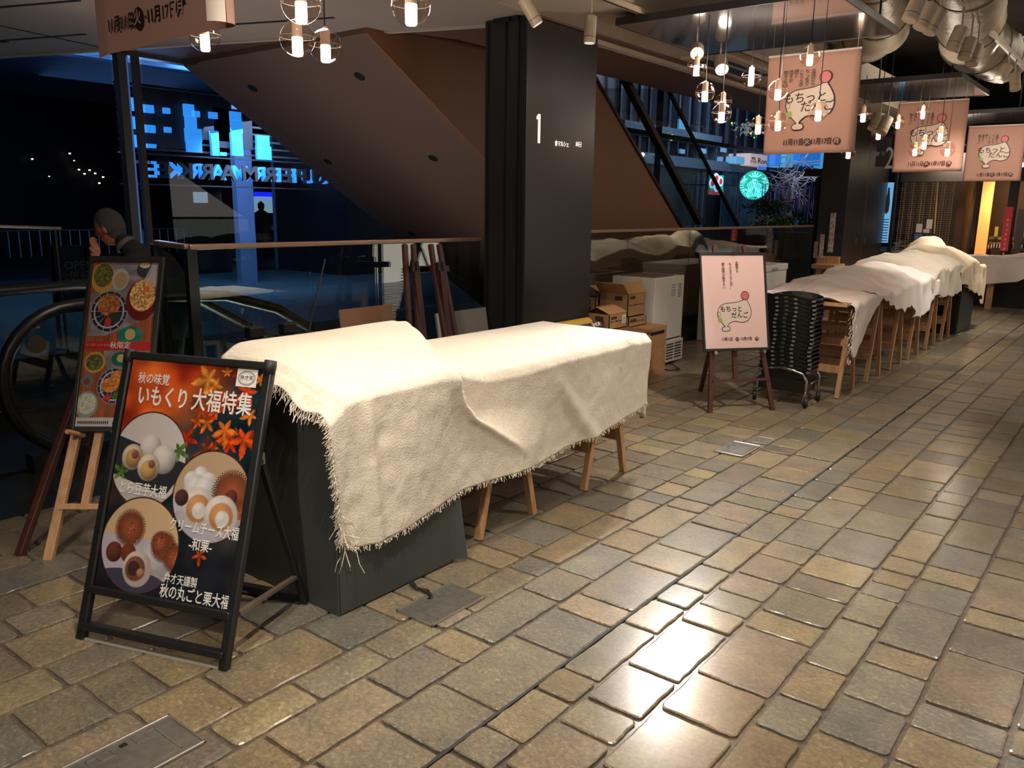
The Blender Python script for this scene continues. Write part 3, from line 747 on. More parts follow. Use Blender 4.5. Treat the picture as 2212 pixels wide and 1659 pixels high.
# outdoor notice board
nbp = PX(150, 580, -9)
ns = thing('sign_stand', (nbp.x, nbp.y, 0), 'black notice stand standing in the dark behind the escalator', 'sign')
obj('board', MB().box(-9.03, -9, PX(110, 580, -9).y, PX(190, 580, -9).y, .35, 1.05), mat('board_black', (14, 14, 16), .6), ns)
for yy in (PX(112, 580, -9).y, PX(186, 580, -9).y): obj('leg', MB().box(-9.04, -9.0, yy, yy + .03, 0, 1.08), M_black, ns)
obj('lettering', text('lettering', 'きれいな\nお席へどうぞ\nください', .1, frame((-8.99, nbp.y + .05, .72), (0, 1, 0), (0, 0, 1)), mat('dim_ink', (110, 110, 110), .6)).data, None, ns) if 0 else text('lettering', 'OPEN\nお気軽に\nご覧ください', .12, frame((-8.99, nbp.y + .1, .72), (0, 1, 0), (0, 0, 1)), mat('dim_ink', (110, 110, 110), .6), ns)
ul = thing('handrail', (-8, 2, 1.4), 'far steel handrail catching light at the left edge', 'railing')
obj('rail', MB().tube([PX(-60, 487, -8), PX(131, 493, -8)], .016, 8), mat('rail_bright', (190, 176, 160), .25, .9), ul)
obj('post', MB().tube([PX(131, 493, -8) - Vector((0, .05, 1.35)), PX(131, 493, -8) - Vector((0, .05, 0))], .014, 8), M_black, ul)

# ---- far building on the right: bands, windows, café signs
FX = -13.5
fbld = thing('building', (FX - 1, 26, 0), 'far shop building with pale horizontal bands behind the glass', 'building')
def band(x0, yt0, yb0, x1, yt1, yb1, m, name, X=FX, t=.3):
    a0, b0, a1, b1 = PX(x0, yt0, X), PX(x0, yb0, X), PX(x1, yt1, X), PX(x1, yb1, X)
    zt = (a0.z + a1.z) / 2; zb = (b0.z + b1.z) / 2
    return obj(name, MB().box(X - t, X, a0.y, a1.y, zb, zt), m, fbld)
M_band = mat('band_grey', (92, 104, 118), .5)
obj('wall', MB().box(FX - 3, FX - .5, 12, 60, -1, 12), mat('far_wall', (34, 36, 42), .4, var=.25, vscale=.7), fbld)
band(1350, 255, 283, 1560, 298, 322, M_band, 'balcony_band')
band(1380, 322, 352, 1636, 362, 376, M_band, 'balcony_band', t=.35)
for i in range(16):
    x = 1345 + i * 21
    p = PX(x, 300, FX); obj('mullion', MB().box(FX - .2, FX - .12, p.y, p.y + .1 + .03 * (i % 3), 2.3, 9), mat('far_mullion', (62, 70, 84), .4), fbld)
for r_ in ((1466, 260, 1482, 278, (90, 160, 190)), (1469, 323, 1480, 331, (120, 160, 180)), (1353, 300, 1362, 316, (0, 190, 190)), (1559, 318, 1570, 328, (110, 150, 180)), (1510, 322, 1526, 330, (100, 140, 165)), (1500, 160, 1540, 176, (40, 66, 110))):
    obj('window', quadX(MB(), *r_[:4], FX + .02), mat('win_%d_%d' % (r_[4][1], r_[4][2]), r_[4], .5, emit=r_[4], es=.6), fbld)
for i, (x, y) in enumerate(((1451, 297), (1388, 334), (1418, 334), (1441, 338), (1386, 354))):
    obj('lamp', MB().ball(PX(x, y, FX + .1), .07 if i else .1, 10, 8), mat('warm_glow', (255, 230, 190), .4, emit=(255, 228, 190), es=2.2), fbld)
# café glass front under the lower band
obj('cafe_wall', quadX(MB(), 1395, 362, 1512, 500, FX - .1), mat('cafe_dark', (48, 44, 44), .5), fbld)
obj('cafe_glass', quadX(MB(), 1556, 376, 1640, 492, FX - .1), mat('cafe_blue', (60, 88, 100), .2, var=.4, vscale=1.5), fbld)
for x in (1505, 1517, 1566, 1597): obj('mullion', quadX(MB(), x, 372, x + 3, 492, FX), MATS['far_mullion'], fbld)

# clover sign
cl = thing('clover_sign', PX(1547, 399, -12.2), 'green lit sign with a four leaf clover', 'sign')
obj('panel', quadX(MB(), 1533, 379, 1564, 412, -12.2), mat('sign_green', (0, 150, 120), .5, emit=(0, 150, 118), es=.6), cl)
pq = PX(1547, 399, -12.2); obj('bracket', MB().bar(pq - Vector((.05, 0, 0)), (FX - .45, pq.y, pq.z), .05, .05), M_black, cl)
obj('strip', quadX(MB(), 1531, 412, 1563, 420, -12.2), mat('sign_red', (190, 70, 60), .5, emit=(190, 60, 50), es=.35), cl)
lv, lr = MB(), MB()
for (x, y) in ((1547, 385), (1556, 392), (1538, 396), (1548, 404)):
    p = PX(x, y, -12.14); lv.ball(p, (.02, .24, .17), 14, 8); lr.ball(p + Vector((.02, 0, 0)), (.02, .13, .1), 12, 8)
obj('clover_leaf', lv, mat('leaf_white', (190, 225, 245), .5, emit=(170, 215, 245), es=.6), cl); obj('clover_leaf', lr, mat('leaf_red', (180, 40, 50), .5, emit=(190, 30, 40), es=.5), cl)
# round coffee sign: green disc, long haired crowned figure drawn as pale waves, twin tails at the rim
sp = PX(1629, 400, -12.0); R_ = (sp - CAMP).length * 28.5 / CF
nz_ = (CAMP - sp); nz_.z = 0; nz_.normalize(); nz_ = (nz_ * .55 + Vector((.4, -.9, 0)) * .45).normalized()
exs = Vector((0, 0, 1)).cross(nz_).normalized()
cs = thing('coffee_sign', sp, 'round green lit coffee shop sign with pale wavy lines', 'sign')
M_sg = mat('coffee_green', (0, 150, 110), .5, emit=(0, 150, 120), es=.8); M_sw = mat('coffee_white', (130, 225, 240), .5, emit=(120, 225, 245), es=1.0)
obj('disc', MB().lathe([(R_, -.06), (R_, 0)], sp, 48, nz_), M_sg, cs); obj('bracket', MB().bar(sp - nz_ * .05, (FX - .45, sp.y + .2, sp.z), .05, .05), M_black, cs)
wv = MB()
def on(u, v): return sp + exs * (u * R_) + Vector((0, 0, 1)) * (v * R_) + nz_ * .015
def stroke(pts, w): wv.tube([on(*p) for p in pts], w * R_, 6)
for sgn in (-1, 1):
    for k, u in enumerate((.08, .19, .3, .41)):
        stroke([(sgn * (u + .05 * math.sin(t * 1.5 + .6)), .4 - .1 * k - t * (.17 - .01 * k)) for t in range(8)], .035)
    for k in range(8):
        a = math.radians(12 - k * 11); r0 = .66 + .02 * k
        stroke([(sgn * r0 * math.cos(a), r0 * math.sin(a) * 1.0), (sgn * .97 * math.cos(a - .05), .97 * math.sin(a - .05))], .034)
    stroke([(sgn * .48, .42), (sgn * .7, .36), (sgn * .93, .2)], .07); stroke([(sgn * .7, .62), (sgn * .72, .36), (sgn * .6, .2)], .05)
    stroke([(sgn * .45, -.35), (sgn * .62, -.3), (sgn * .8, -.38)], .06)
    stroke([(sgn * .1, .62), (sgn * .2, .85)], .05); stroke([(sgn * .22, .58), (sgn * .42, .72)], .05)
stroke([(0, .62), (0, .92)], .05); stroke([(-.25, .56), (0, .6), (.25, .56)], .05)
stroke([(0, .42), (0, .05)], .1)
obj('emblem', wv, M_sw, cs, smooth=True)
rs = thing('shop_sign', PX(1640, 345, -13.1), 'beige lit sign reading Ron above the coffee sign', 'sign')
obj('panel', quadX(MB(), 1620, 336, 1658, 357, -13.1, .9), mat('sign_beige', (220, 190, 180), .5, emit=(225, 190, 180), es=.5), rs)
obj('panel', quadX(MB(), 1638, 357, 1656, 366, -13.1), mat('sign_paleblue', (90, 140, 220), .5, emit=(90, 140, 225), es=.5), rs, label='small pale blue lower panel')
q1 = PX(1646, 349, -13.08)
hz = (PX(1646, 340, -13.1).z - PX(1646, 355, -13.1).z)
text('lettering', 'Ron', hz * 1.1, frame(q1 + Vector((.02, 0, 0)), (0, 1, 0), (0, 0, 1)), M_black, rs, depth=.005, sx=2.0)
text('lettering', '喫茶\nひろば', hz * .42, frame(PX(1628, 346, -13.06), (0, 1, 0), (0, 0, 1)), mat('sign_brown', (110, 60, 40), .6), rs, depth=.005, sx=1.8)
for i, (r_, c_) in enumerate((((1590, 340, 1609, 353), (120, 180, 210)), ((1674, 333, 1688, 356), (60, 130, 230)), ((1696, 333, 1714, 360), (90, 170, 220)), ((1728, 330, 1773, 352), (40, 130, 230)), ((1793, 330, 1806, 362), (80, 170, 230)), ((1814, 328, 1832, 362), (70, 160, 235)))):
    s_ = thing('lit_poster', PX(r_[0], r_[3], -13.2), ('pale lit window poster left of the beige sign', 'first small blue lit panel right of the beige sign', 'second blue lit panel above the tinsel branches', 'widest blue lit screen above the branches', 'narrow blue lit panel beside the dark pillar', 'blue lit panel touching the dark pillar')[i], 'sign')
    obj('panel', quadX(MB(), *r_, -13.2, .8), mat('lp%d' % i, c_, .5, emit=c_, es=.4), s_)
# tinsel hung branches
tb = thing('branch_display', (-6.2, 19, 0), 'bare pale branches hung with iridescent tinsel', 'decoration')
rnd = random.Random(5); br = MB(); ti = [MB() for _ in range(3)]
cen = PY(1712, 400, 19)
for i in range(110):
    p = cen + Vector((rnd.gauss(0, .22), rnd.gauss(0, .2), rnd.gauss(.12, .2))); pts = [p]
    d = Vector((rnd.uniform(-1, 1), rnd.uniform(-1, 1), rnd.uniform(-.5, .6))).normalized()
    for k in range(5):
        d = (d + Vector((rnd.uniform(-.5, .5), rnd.uniform(-.5, .5), rnd.uniform(-.45, .3)))).normalized(); pts.append(pts[-1] + d * .1)
    br.tube(pts, .007, 4, cap=False)
obj('branch', br, mat('branch_pale', (150, 146, 160), .5), tb)['kind'] = 'stuff'
for i in range(150):
    p = cen + Vector((rnd.gauss(0, .3), rnd.gauss(0, .25), rnd.uniform(-.45, .1))); L = rnd.uniform(.15, .55); z = max(.6, p.z - L)
    ti[i % 3].box(p.x - .008, p.x + .008, p.y - .003, p.y + .003, z, p.z)
for i, c_ in enumerate(((190, 195, 230), (110, 120, 220), (225, 150, 140))): obj('tinsel', ti[i], mat('tinsel%d' % i, c_, .15, .9), tb)['kind'] = 'stuff'
obj('stem', MB().tube([(cen.x, cen.y, 0), (cen.x + .03, cen.y, .8), cen], .03, 8), MATS['branch_pale'], tb)
lamp('cafe_light', 'AREA', (-6.0, 18.0, 3.0), 22, (.85, .9, 1), (-6.2, 19.2, 1.4), 1.2, sy=1.2)
ch = thing('chandelier', PX(1615, 278, -7.2), 'sparkling crystal chandelier behind the glass', 'lamp')
cb_ = MB()
cc_ = PX(1615, 278, -7.2)
for i in range(160): cb_.ball(cc_ + Vector((rnd.gauss(0, .12), rnd.gauss(0, .25), rnd.gauss(0, .08))), rnd.choice((.008, .012, .02)), 5, 4)
obj('crystal', cb_, mat('crystal', (225, 235, 235), .05, .3, emit=(200, 220, 225), es=.15), ch)
for c_, x, y in (((255, 230, 60), 1581, 266), ((255, 220, 60), 1622, 288), ((40, 230, 90), 1629, 297)): obj('bulb', MB().ball(PX(x, y, -7.1), .018, 8, 6), mat('bulb%d' % x, c_, .4, emit=c_, es=2), ch)
obj('wire', MB().tube([cc_, (cc_.x, cc_.y, 6.0)], .005, 5), M_black, ch)
# plants in front of the café
M_leaf = mat('leaf_green', (70, 110, 44), .5, var=.3, vscale=20)
def leafy(name, c, r, n, label, m, ls=.06, stem=True):
    t = thing(name, (c[0], c[1], 0), label, 'plant'); mb = MB(); rr = random.Random(int(c[0] * -100))
    for i in range(n):
        p = Vector(c) + Vector((rr.gauss(0, r[0]), rr.gauss(0, r[1]), rr.gauss(0, r[2])))
        a = Vector((rr.uniform(-1, 1), rr.uniform(-1, 1), rr.uniform(-.4, .4))).normalized(); b = a.cross(Vector((rr.uniform(-.3, .3), rr.uniform(-.3, .3), 1))).normalized()
        nn = a.cross(b) * .012
        mb.add([p - a * ls, p - b * ls * .5, p + a * ls + nn, p + b * ls * .5, p + nn * 2], [(0, 1, 4), (1, 2, 4), (2, 3, 4), (3, 0, 4)])
    obj('foliage', mb, m, t)
    if stem: obj('stem', MB().tube([(c[0], c[1], .0), (c[0] + .04, c[1], c[2] * .6), c], .02, 6), mat('bark', (70, 50, 34), .8), t)
    return t
leafy('potted_tree', tuple(PY(1662, 445, 16.5)), (.22, .15, .09), 160, 'leafy green tree below the coffee sign', M_leaf, .07)
leafy('potted_plant', tuple(PY(1690, 476, 16)), (.25, .15, .05), 150, 'low bright green plant on the ledge behind the glass', mat('leaf_bright', (60, 130, 40), .5), .05)
leafy('flower_planter', tuple(PY(1648, 475, 15.8)), (.16, .1, .05), 130, 'white flowering planter beside the green plant', mat('petal_white', (220, 224, 210), .6), .03)
cf = thing('counter', (-5.6, 16.5, 0), 'dark café counter behind the glass balustrade', 'counter')
cfa = PY(1600, 492, 16.3); cfb = PY(1760, 484, 16.3)
obj('body', MB().box(cfa.x, cfb.x, 16.0, 16.6, 0, cfa.z - .1), M_dark, cf); obj('top', MB().box(cfa.x - .03, cfb.x + .03, 15.95, 16.65, cfa.z - .1, cfa.z - .06), M_black, cf)
bl = thing('bucket', PY(1717, 480, 15.9), 'small light blue tub on the café counter', 'bucket')
pb_ = PY(1717, 486, 16.1); obj('tub', MB().lathe([(.05, 0), (.07, .09)], pb_, 16), mat('tub_blue', (80, 150, 220), .4), bl); obj('rim', MB().lathe([(.073, .085), (.073, .095)], pb_, 16), mat('tub_rim', (60, 120, 190), .4), bl)

# ================================================================== TABLES, CABINET AND CLOTHS
def trestle(name, loc, label, group, depth=.66, h=.755, spread=.42, parent_copy=None):
    t = thing(name, loc, label, 'trestle', group)
    x0, x1 = -depth / 2, depth / 2
    for x in (x0 + .02, x1 - .02):
        for s in (-1, 1):
            obj('leg', MB().bar((x, s * spread / 2, 0), (x, s * .03, h - .03), .034, .034, (0, 1, 0)), M_wood, t, local=True, bevel=.003)
    obj('top_beam', MB().box(x0, x1, -.03, .03, h - .06, h), M_wood, t, local=True)
    for s in (-1, 1):
        for z in (.2, .42):
            y = s * spread / 2 * (1 - z / h) + s * .03 * z / h
            obj('crossbar', MB().box(x0 + .02, x1 - .02, y - .012, y + .012, z, z + .06), M_wood, t, local=True)
    return t
proto = trestle('trestle', (-2.6, 2.9, 0), 'wooden trestle under the near table, beside the dark cabinet', 'wooden trestles under the tables')
def put_trestle(x, y, label, rz=0):
    c = copy_tree(proto); c.location = (x, y, 0); c.rotation_euler = (0, 0, rz); c['label'] = label; return c
put_trestle(-2.6, 3.78, 'wooden trestle under the right end of the near table')
TT = [(7.0, 'first trestle of the far row, right behind the basket stack'), (7.82, 'second trestle of the far row, at the hanging cloth corner'), (8.6, 'third trestle of the far row'), (9.32, 'fourth trestle of the far row under the white cloth'), (10.15, 'fifth trestle of the far row'), (10.95, 'last trestle of the far row next to the dark box')]
for y, l in TT: put_trestle(-2.24, y, l)
def tabletop(name, x0, x1, y0, y1, z, label, m=None, group=None):
    t = thing(name, ((x0 + x1) / 2, (y0 + y1) / 2, 0), label, 'table', group)
    obj('board', MB().box(x0, x1, y0, y1, z - .022, z), m or M_ply, t, bevel=.003)
    obj('edge_band', MB().box(x0 - .003, x1 + .003, y0 - .003, y0, z - .022, z).box(x0 - .003, x1 + .003, y1, y1 + .003, z - .022, z), M_wood, t)
    return t
tabletop('tabletop', -2.93, -2.35, 2.8, 4.02, .778, 'plywood tabletop under the near cloth')
tabletop('tabletop', -2.66, -1.87, 6.62, 8.16, .790, 'orange edged tabletop at the front of the far row', group='tabletops of the far row')
tabletop('tabletop', -2.66, -1.86, 8.22, 9.7, .785, 'second tabletop of the far row under heaped cloth', group='tabletops of the far row')
tabletop('tabletop', -2.66, -1.86, 9.76, 11.3, .785, 'third tabletop of the far row before the dark box', group='tabletops of the far row')

# charcoal cabinet under the near cloth
M_char = mat('charcoal_panel', (58, 62, 60), .5, bump=.01)
cab = thing('cabinet', (-2.55, 2.12, 0), 'charcoal display cabinet under the near cloth', 'cabinet')
obj('carcass', MB().box(-2.88, -2.215, 1.805, 2.43, 0, .79), M_char, cab, bevel=.004)
obj('top_case', MB().prism([(-2.86, .79), (-2.25, .79), (-2.25, .815), (-2.62, .885), (-2.86, .885)], (0, 1.86, 0), (1, 0, 0), (0, 0, 1), (0, .54, 0)), M_char, cab)
obj('door', MB().grid(1, 14, lambda u, v: Vector((-2.205 + .035 * max(0, (v - .8) * 5) ** 2 * .6, 2.44 + .0 + (v - .9) * .02, .0)) if 0 else Vector((-2.21 + (.045 * (1 - (v - .5) ** 2 * 4) * .0) , 1.81 + v * .62, .01 + u * .76))), M_char, cab)
fc = MB().grid(8, 12, lambda u, v: Vector((-2.212 + .05 * u * u * (1 - v) ** 1.0, 2.40 + .07 * u, (.02 + .30 * v))))
obj('side_flap', fc, M_char, cab, solid=.004, label='dark flap curling out at the right foot')

rs_ = np.random.RandomState(4)
NZ = rs_.rand(64, 64)
def nz(x, y):
    x %= 63; y %= 63
    i, j = int(x), int(y); fx, fy = x - i, y - j; fx = fx * fx * (3 - 2 * fx); fy = fy * fy * (3 - 2 * fy)
    return (NZ[i, j] * (1 - fx) + NZ[(i + 1) % 64, j] * fx) * (1 - fy) + (NZ[i, (j + 1) % 64] * (1 - fx) + NZ[(i + 1) % 64, (j + 1) % 64] * fx) * fy - .5
def ss(a, b, x):
    t = min(1, max(0, (x - a) / (b - a))); return t * t * (3 - 2 * t)
def ip(x, tab):
    for (a, b), (c, d) in zip(tab, tab[1:]):
        if x <= c: 
            t = (x - a) / (c - a) if c > a else 0; t = max(0, t); return b + (d - b) * t
    return tab[-1][1]
# near cloth: raised over the cabinet, swooping down onto the table, long frayed front
def near_cloth(s, t):
    # s along the aisle 0..1, t from back edge (0) over the front edge to the hem (1)
    Y = 1.765 + s * (4.17 - 1.765)
    tf = .42
    hem = ip(Y, [(1.77, .285), (1.9, .255), (2.12, .262), (2.48, .318), (2.98, .315), (3.43, .345), (4.0, .40), (4.17, .46)])
    edge = 2.44 + .0
    def raised(X, Y):   # height of the draped top
        xb = -2.6
        zc = .848 + .082 * ss(-2.2, -2.62, X)
        yc = 2.43 + .42 * ss(-2.2, -3.0, X)
        k = ss(yc - .01, yc + .12 + .25 * ss(-2.6, -2.2, X), Y)
        kl = ss(1.95, 1.76, Y)
        return zc * (1 - k) + .803 * k - kl * (.02 + .05 * ss(-2.5, -2.95, X))
    if t < tf:
        u = t / tf
        X = -2.965 + u * (.965 - .245)
        back = ip(Y, [(1.77, -2.92), (2.0, -2.97), (2.6, -2.98), (2.9, -3.0), (4.17, -2.95)])
        front = -2.235 - .125 * ss(2.44, 2.475, Y) * ss(3.1, 2.5, Y)
        X = back + (front - back) * u
        z = raised(X, Y) + .006 - .03 * ss(.75, 1, u) * ss(2.44, 2.55, Y) * ss(3.3, 2.7, Y) + .010 * nz(X * 5 + 9, Y * 3) * 1.0
        z += .012 * math.exp(-((Y - 3.2 - (X + 2.6) * 1.4) / .04) ** 2) * ss(0, .2, u) * ss(1, .6, u)
        z += .008 * math.exp(-((Y - 3.45 - (X + 2.6) * 1.1) / .05) ** 2)
        # overhang past the far end
        z -= .09 * ss(4.06, 4.19, Y) ** 2
        if Y < 1.83: z -= (.03 + .05 * nz(X * 9, 3)) * ss(1.83, 1.765, Y) + .02
        return Vector((X, Y, z))
    u = (t - tf) / (1 - tf)
    top = near_cloth(s, tf - 1e-4)
    z = top.z + (hem - top.z) * u
    d = top.z - z
    X = -2.235 + .05 * min(1, d / .04) ** .6
    # folds
    X += .012 * math.sin(Y * 9 + 1.0) * ss(.02, .4, d) + .02 * nz(Y * 4.5, d * 1.5) * ss(0, .25, d) + .006 * nz(Y * 22, d * 16)
    X += .022 * math.exp(-((Y - 1.94 - d * .05) / .03) ** 2) * ss(.0, .15, d)
    # swoop: ridge running from the cabinet corner down to the right; behind it the cloth falls back under the table edge
    ry = ip(z, [(.28, 3.02), (.45, 2.83), (.55, 2.68), (.62, 2.565), (.70, 2.49), (.78, 2.455), (.86, 2.445)])
    k = ss(ry - .006, ry + .028, Y) * ss(3.1, 2.5, Y) * ss(.42, .62, z)
    X -= .135 * k
    X += .016 * math.exp(-((Y - ry + .02) / .03) ** 2) * ss(.36, .5, z) * ss(.9, .8, z)
    X += .022 * math.exp(-((Y - 3.05 - d * .9) / .06) ** 2) * ss(0, .3, d)
    if Y > 4.05: X -= .06 * ss(4.05, 4.17, Y)
    yy = Y + .028 * ss(1.9, 1.765, Y) * ss(0, .5, d) * 2 + .05 * ss(3.9, 4.17, Y) * -ss(.0, .4, d)
    return Vector((X, yy, z))
ct = thing('tablecloth', (-2.6, 2.95, .8), 'cream frayed cloth draped over the near cabinet and table', 'cloth')
obj('cloth_sheet', MB().grid(190, 120, near_cloth), M_cloth, ct, smooth=True, solid=.003)
# end of the cloth hanging at the right
def end_hang(u, v):
    p = near_cloth(1.0, (.05 + .37 * u)); d = v * (.30 - .10 * (1 - u) + .14 * u)
    return Vector((p.x + .02 * d, p.y + .012 * math.sin(u * 14) * v - .03 * v, p.z - d))
obj('cloth_end', MB().grid(30, 18, end_hang), M_cloth, ct, smooth=True, solid=.003)
fr_ = MB(); rf = random.Random(9)
def thread(p, d, L, r=.0013, w=.006):
    pts = [Vector(p)]
    for k in range(3): pts.append(pts[-1] + Vector(d) * (L / 3) + Vector((rf.uniform(-w, w), rf.uniform(-w, w), rf.uniform(-w, w) * .6)))
    fr_.tube(pts, r, 3, cap=False)
for i in range(330):
    t = .42 + .58 * rf.random(); p = near_cloth(0, t)
    thread(p, (rf.uniform(.0, .3), -.75, -.5), rf.uniform(.012, .034), rf.uniform(.001, .002))
for i in range(170):
    t = .42 * rf.random(); p = near_cloth(0, t)
    thread(p, (rf.uniform(-.2, .3), -.5, -.9), rf.uniform(.02, .05), rf.uniform(.001, .002))
for i in range(620):
    s = rf.random(); p = near_cloth(s, 1.0)
    thread(p, (0.05, rf.uniform(-.4, .3), -1), rf.uniform(.006, .022), rf.uniform(.0008, .0016))
for i in range(14):
    p = near_cloth(.004, .82 + .18 * rf.random()); thread(p, (rf.uniform(-.1, .3), rf.uniform(-.2, .35), -1), rf.uniform(.06, .16), .0014, .03)
obj('fringe', fr_, M_cloth, ct)['kind'] = 'stuff'

# far row of covered tables
def far_cloth(name, label, x0, x1, ya, yb, bumps, hemtab, m, front=-1.85, back=-2.7, seed=1, n=(90, 70), z0=.80, fold=.03, backhang=.12, lift=0):
    rr = random.Random(seed); ph = rr.uniform(0, 9)
    def top(X, Y):
        z = z0 + .008 + lift
        for (bx, by, rx, ry, h) in bumps:
            d = ((X - bx) / rx) ** 2 + ((Y - by) / ry) ** 2
            z = max(z, z0 + .008 + h * (1 - min(1, d)) ** .45 if d < 1 else z) if 0 else z + h * math.exp(-d ** 1.6 * 1.1)
        z += .04 * nz(X * 4 + ph, Y * 2.5) - .07 * abs(nz(X * 2.2 + Y * 4 + ph, Y * 2.4)) + .03 - .045 * abs(nz(X * 6 - Y * 3 + ph, Y * 5 + X * 4))
        return z
    def fn(s, t):
        Y = ya + s * (yb - ya)
        hem = ip(Y, hemtab) + .012 * math.sin(Y * 31 + ph)
        tb, tf = .1, .6
        if t < tb:
            p = top(back, Y); return Vector((back - .02 * (1 - t / tb), Y, p - backhang * (1 - t / tb)))
        if t < tf:
            u = (t - tb) / (tf - tb); X = back + (front - back) * u; return Vector((X, Y + .02 * nz(X * 6, Y * 4), top(X, Y) - .012 * u ** 8))
        u = (t - tf) / (1 - tf); zt = top(front, Y) - .012; z = zt + (hem - zt) * u; d = zt - z
        X = front + .03 * min(1, d / .03) ** .5 + fold * math.sin(Y * 13 + ph + 2 * math.sin(Y * 5)) * ss(0, .3, d) + .05 * nz(Y * 6 + ph, d * 2) * ss(0, .2, d)
        return Vector((X, Y + .05 * nz(Y * 5, d * 3 + ph) * ss(0, .3, d), z))
    return tag(obj(name, MB().grid(n[0], n[1], fn), m, smooth=True, solid=.003), label, 'cloth', 'cloths over the far row of tables')
far_cloth('tablecloth', 'first cloth of the far row, flat with a corner drooping past the table edge', 0, 0, 6.68, 7.98, [(-2.4, 7.5, .3, .25, .04)], [(6.68, .40), (6.74, .36), (6.86, .38), (7.0, .48), (7.2, .66), (7.4, .76), (7.98, .77)], M_cloth2, seed=3, fold=.015)
far_cloth('tablecloth', 'cream cloth over low goods on the first far table', 0, 0, 7.3, 8.7, [(-2.35, 7.9, .35, .4, .07), (-2.15, 8.3, .3, .3, .06)], [(7.3, .79), (7.5, .78), (7.7, .72), (8.0, .64), (8.2, .6), (8.45, .64), (8.7, .7)], M_cloth2, seed=4, lift=.012)
far_cloth('tablecloth', 'white cloth hanging lowest between the far tables', 0, 0, 8.2, 9.75, [(-2.3, 8.75, .4, .4, .13), (-2.2, 9.3, .4, .35, .1)], [(8.2, .76), (8.4, .7), (8.6, .52), (8.9, .46), (9.2, .5), (9.5, .62), (9.75, .68)], mat('bright_cotton', (244, 234, 232), .95, bump=.25, bscale=120, spec=.1), seed=5, lift=.022)
far_cloth('tablecloth', 'beige cloth heaped high over goods before the dark box', 0, 0, 9.2, 11.3, [(-2.3, 9.9, .5, .55, .2), (-2.15, 10.7, .42, .5, .17)], [(9.2, .76), (9.5, .66), (9.9, .6), (10.4, .57), (10.9, .6), (11.3, .7)], M_cloth, seed=6, lift=.03)
far_cloth('tablecloth', 'tall beige cloth peaked at the end of the row', 0, 0, 10.8, 12.5, [(-2.25, 11.5, .45, .6, .24), (-2.5, 12.2, .3, .3, .3)], [(10.8, .74), (11.2, .62), (11.8, .52), (12.2, .42), (12.5, .3)], M_cloth3, seed=7, lift=.04, front=-1.83)
# loose tassel corner of the first far cloth
ts = MB(); fr_ = ts
for i in range(60): thread((-1.83 + rf.uniform(-.02, .02), 6.68 + rf.uniform(-.02, .02), .32 + rf.random() * .45), (rf.uniform(-.2, .2), -.6, -.8), rf.uniform(.02, .05), .0016)
tag(obj('fringe', ts, M_cloth2), 'frayed threads along the first far cloth', 'fringe', kind='stuff')
# dark box at the row's end
bx = thing('cabinet', (-2.2, 12.0, 0), 'black box cabinet closing the far row of tables', 'cabinet')
obj('carcass', MB().box(-2.7, -1.9, 11.45, 12.45, 0, .82), M_black, bx)
obj('door', MB().grid(10, 4, lambda u, v: Vector((-1.895 + .0 + .04 * math.sin(u * 3.1) * .5, 11.5 + u * .93, .02 + v * .78))), M_char, bx, solid=.006)
# cross table at the far end
fx = thing('table', (-1.0, 15.3, 0), 'long cross table with dark modesty panel at the end of the aisle', 'table')
obj('board', MB().box(-2.6, 2.0, 14.95, 15.9, .78, .80), M_ply, fx)
for x in (-2.12, -.4, 1.2): obj('leg', MB().box(x, x + .09, 15.0, 15.08, 0, .78), M_wood, fx)
obj('modesty_panel', MB().box(-2.5, 2.0, 15.4, 15.43, 0, .78), M_black, fx)
far = far_cloth
def cross_cloth(name, label, xa, xb, m, bumps, hem, seed):
    ph = seed * 1.7
    def top(X, Y):
        z = .815
        for (bx_, by, rx, ry, h) in bumps: z += h * math.exp(-(((X - bx_) / rx) ** 2 + ((Y - by) / ry) ** 2) ** 1.6)
        return z + .03 * nz(X * 4 + ph, Y * 3) + .02 * abs(nz(X * 9, Y * 5 + ph))
    def fn(s, t):
        X = xa + s * (xb - xa)
        if t < .55: Y = 15.92 - t / .55 * .98; return Vector((X, Y, top(X, Y)))
        u = (t - .55) / .45; zt = top(X, 14.94); h = ip(X, hem)
        return Vector((X + .0, 14.93 - .02 * math.sin(X * 12 + ph) * u - .02, zt + (h - zt) * u))
    return tag(obj(name, MB().grid(70, 40, fn), m, smooth=True, solid=.003), label, 'cloth', 'cloths over the cross table')
cross_cloth('tablecloth', 'pale cloth on the cross table, hem sloping up to the right', -2.62, -.9, M_cloth2, [(-1.5, 15.5, .4, .3, .08)], [(-2.62, .36), (-2.2, .38), (-1.7, .46), (-1.45, .62), (-.9, .64)], 2)
cross_cloth('tablecloth', 'pinkish cloth over goods at the right frame edge', -1.35, 1.6, M_cloth2, [(-1.1, 15.5, .4, .3, .12), (0, 15.5, .6, .3, .1)], [(-1.35, .62), (1.6, .6)], 5)
pt = thing('price_stand', (-1.72, 14.98, .84), 'small white wire price stand on the cross table', 'stand')
p0 = PY(2140, 575, 14.93)
pb = MB().tube([p0 + Vector((-.13, 0, -.12)), p0 + Vector((-.09, 0, .1)), p0 + Vector((.1, 0, .1)), p0 + Vector((.13, 0, -.12))], .014, 8)
obj('hoop', pb, M_white, pt)
gm = MB()
for i in range(6): gm.tube([p0 + Vector((-.09 + i * .036, 0, -.02)), p0 + Vector((-.08 + i * .034, 0, .1))], .004, 4)
for i in range(4): gm.tube([p0 + Vector((-.1, 0, -.02 + i * .035)), p0 + Vector((.1, 0, -.02 + i * .035))], .004, 4)
obj('grille', gm, M_steel, pt)
rp = thing('banner_roll', (-2.05, 15.2, .8), 'slim red standing banner with pale writing on the cross table', 'banner')
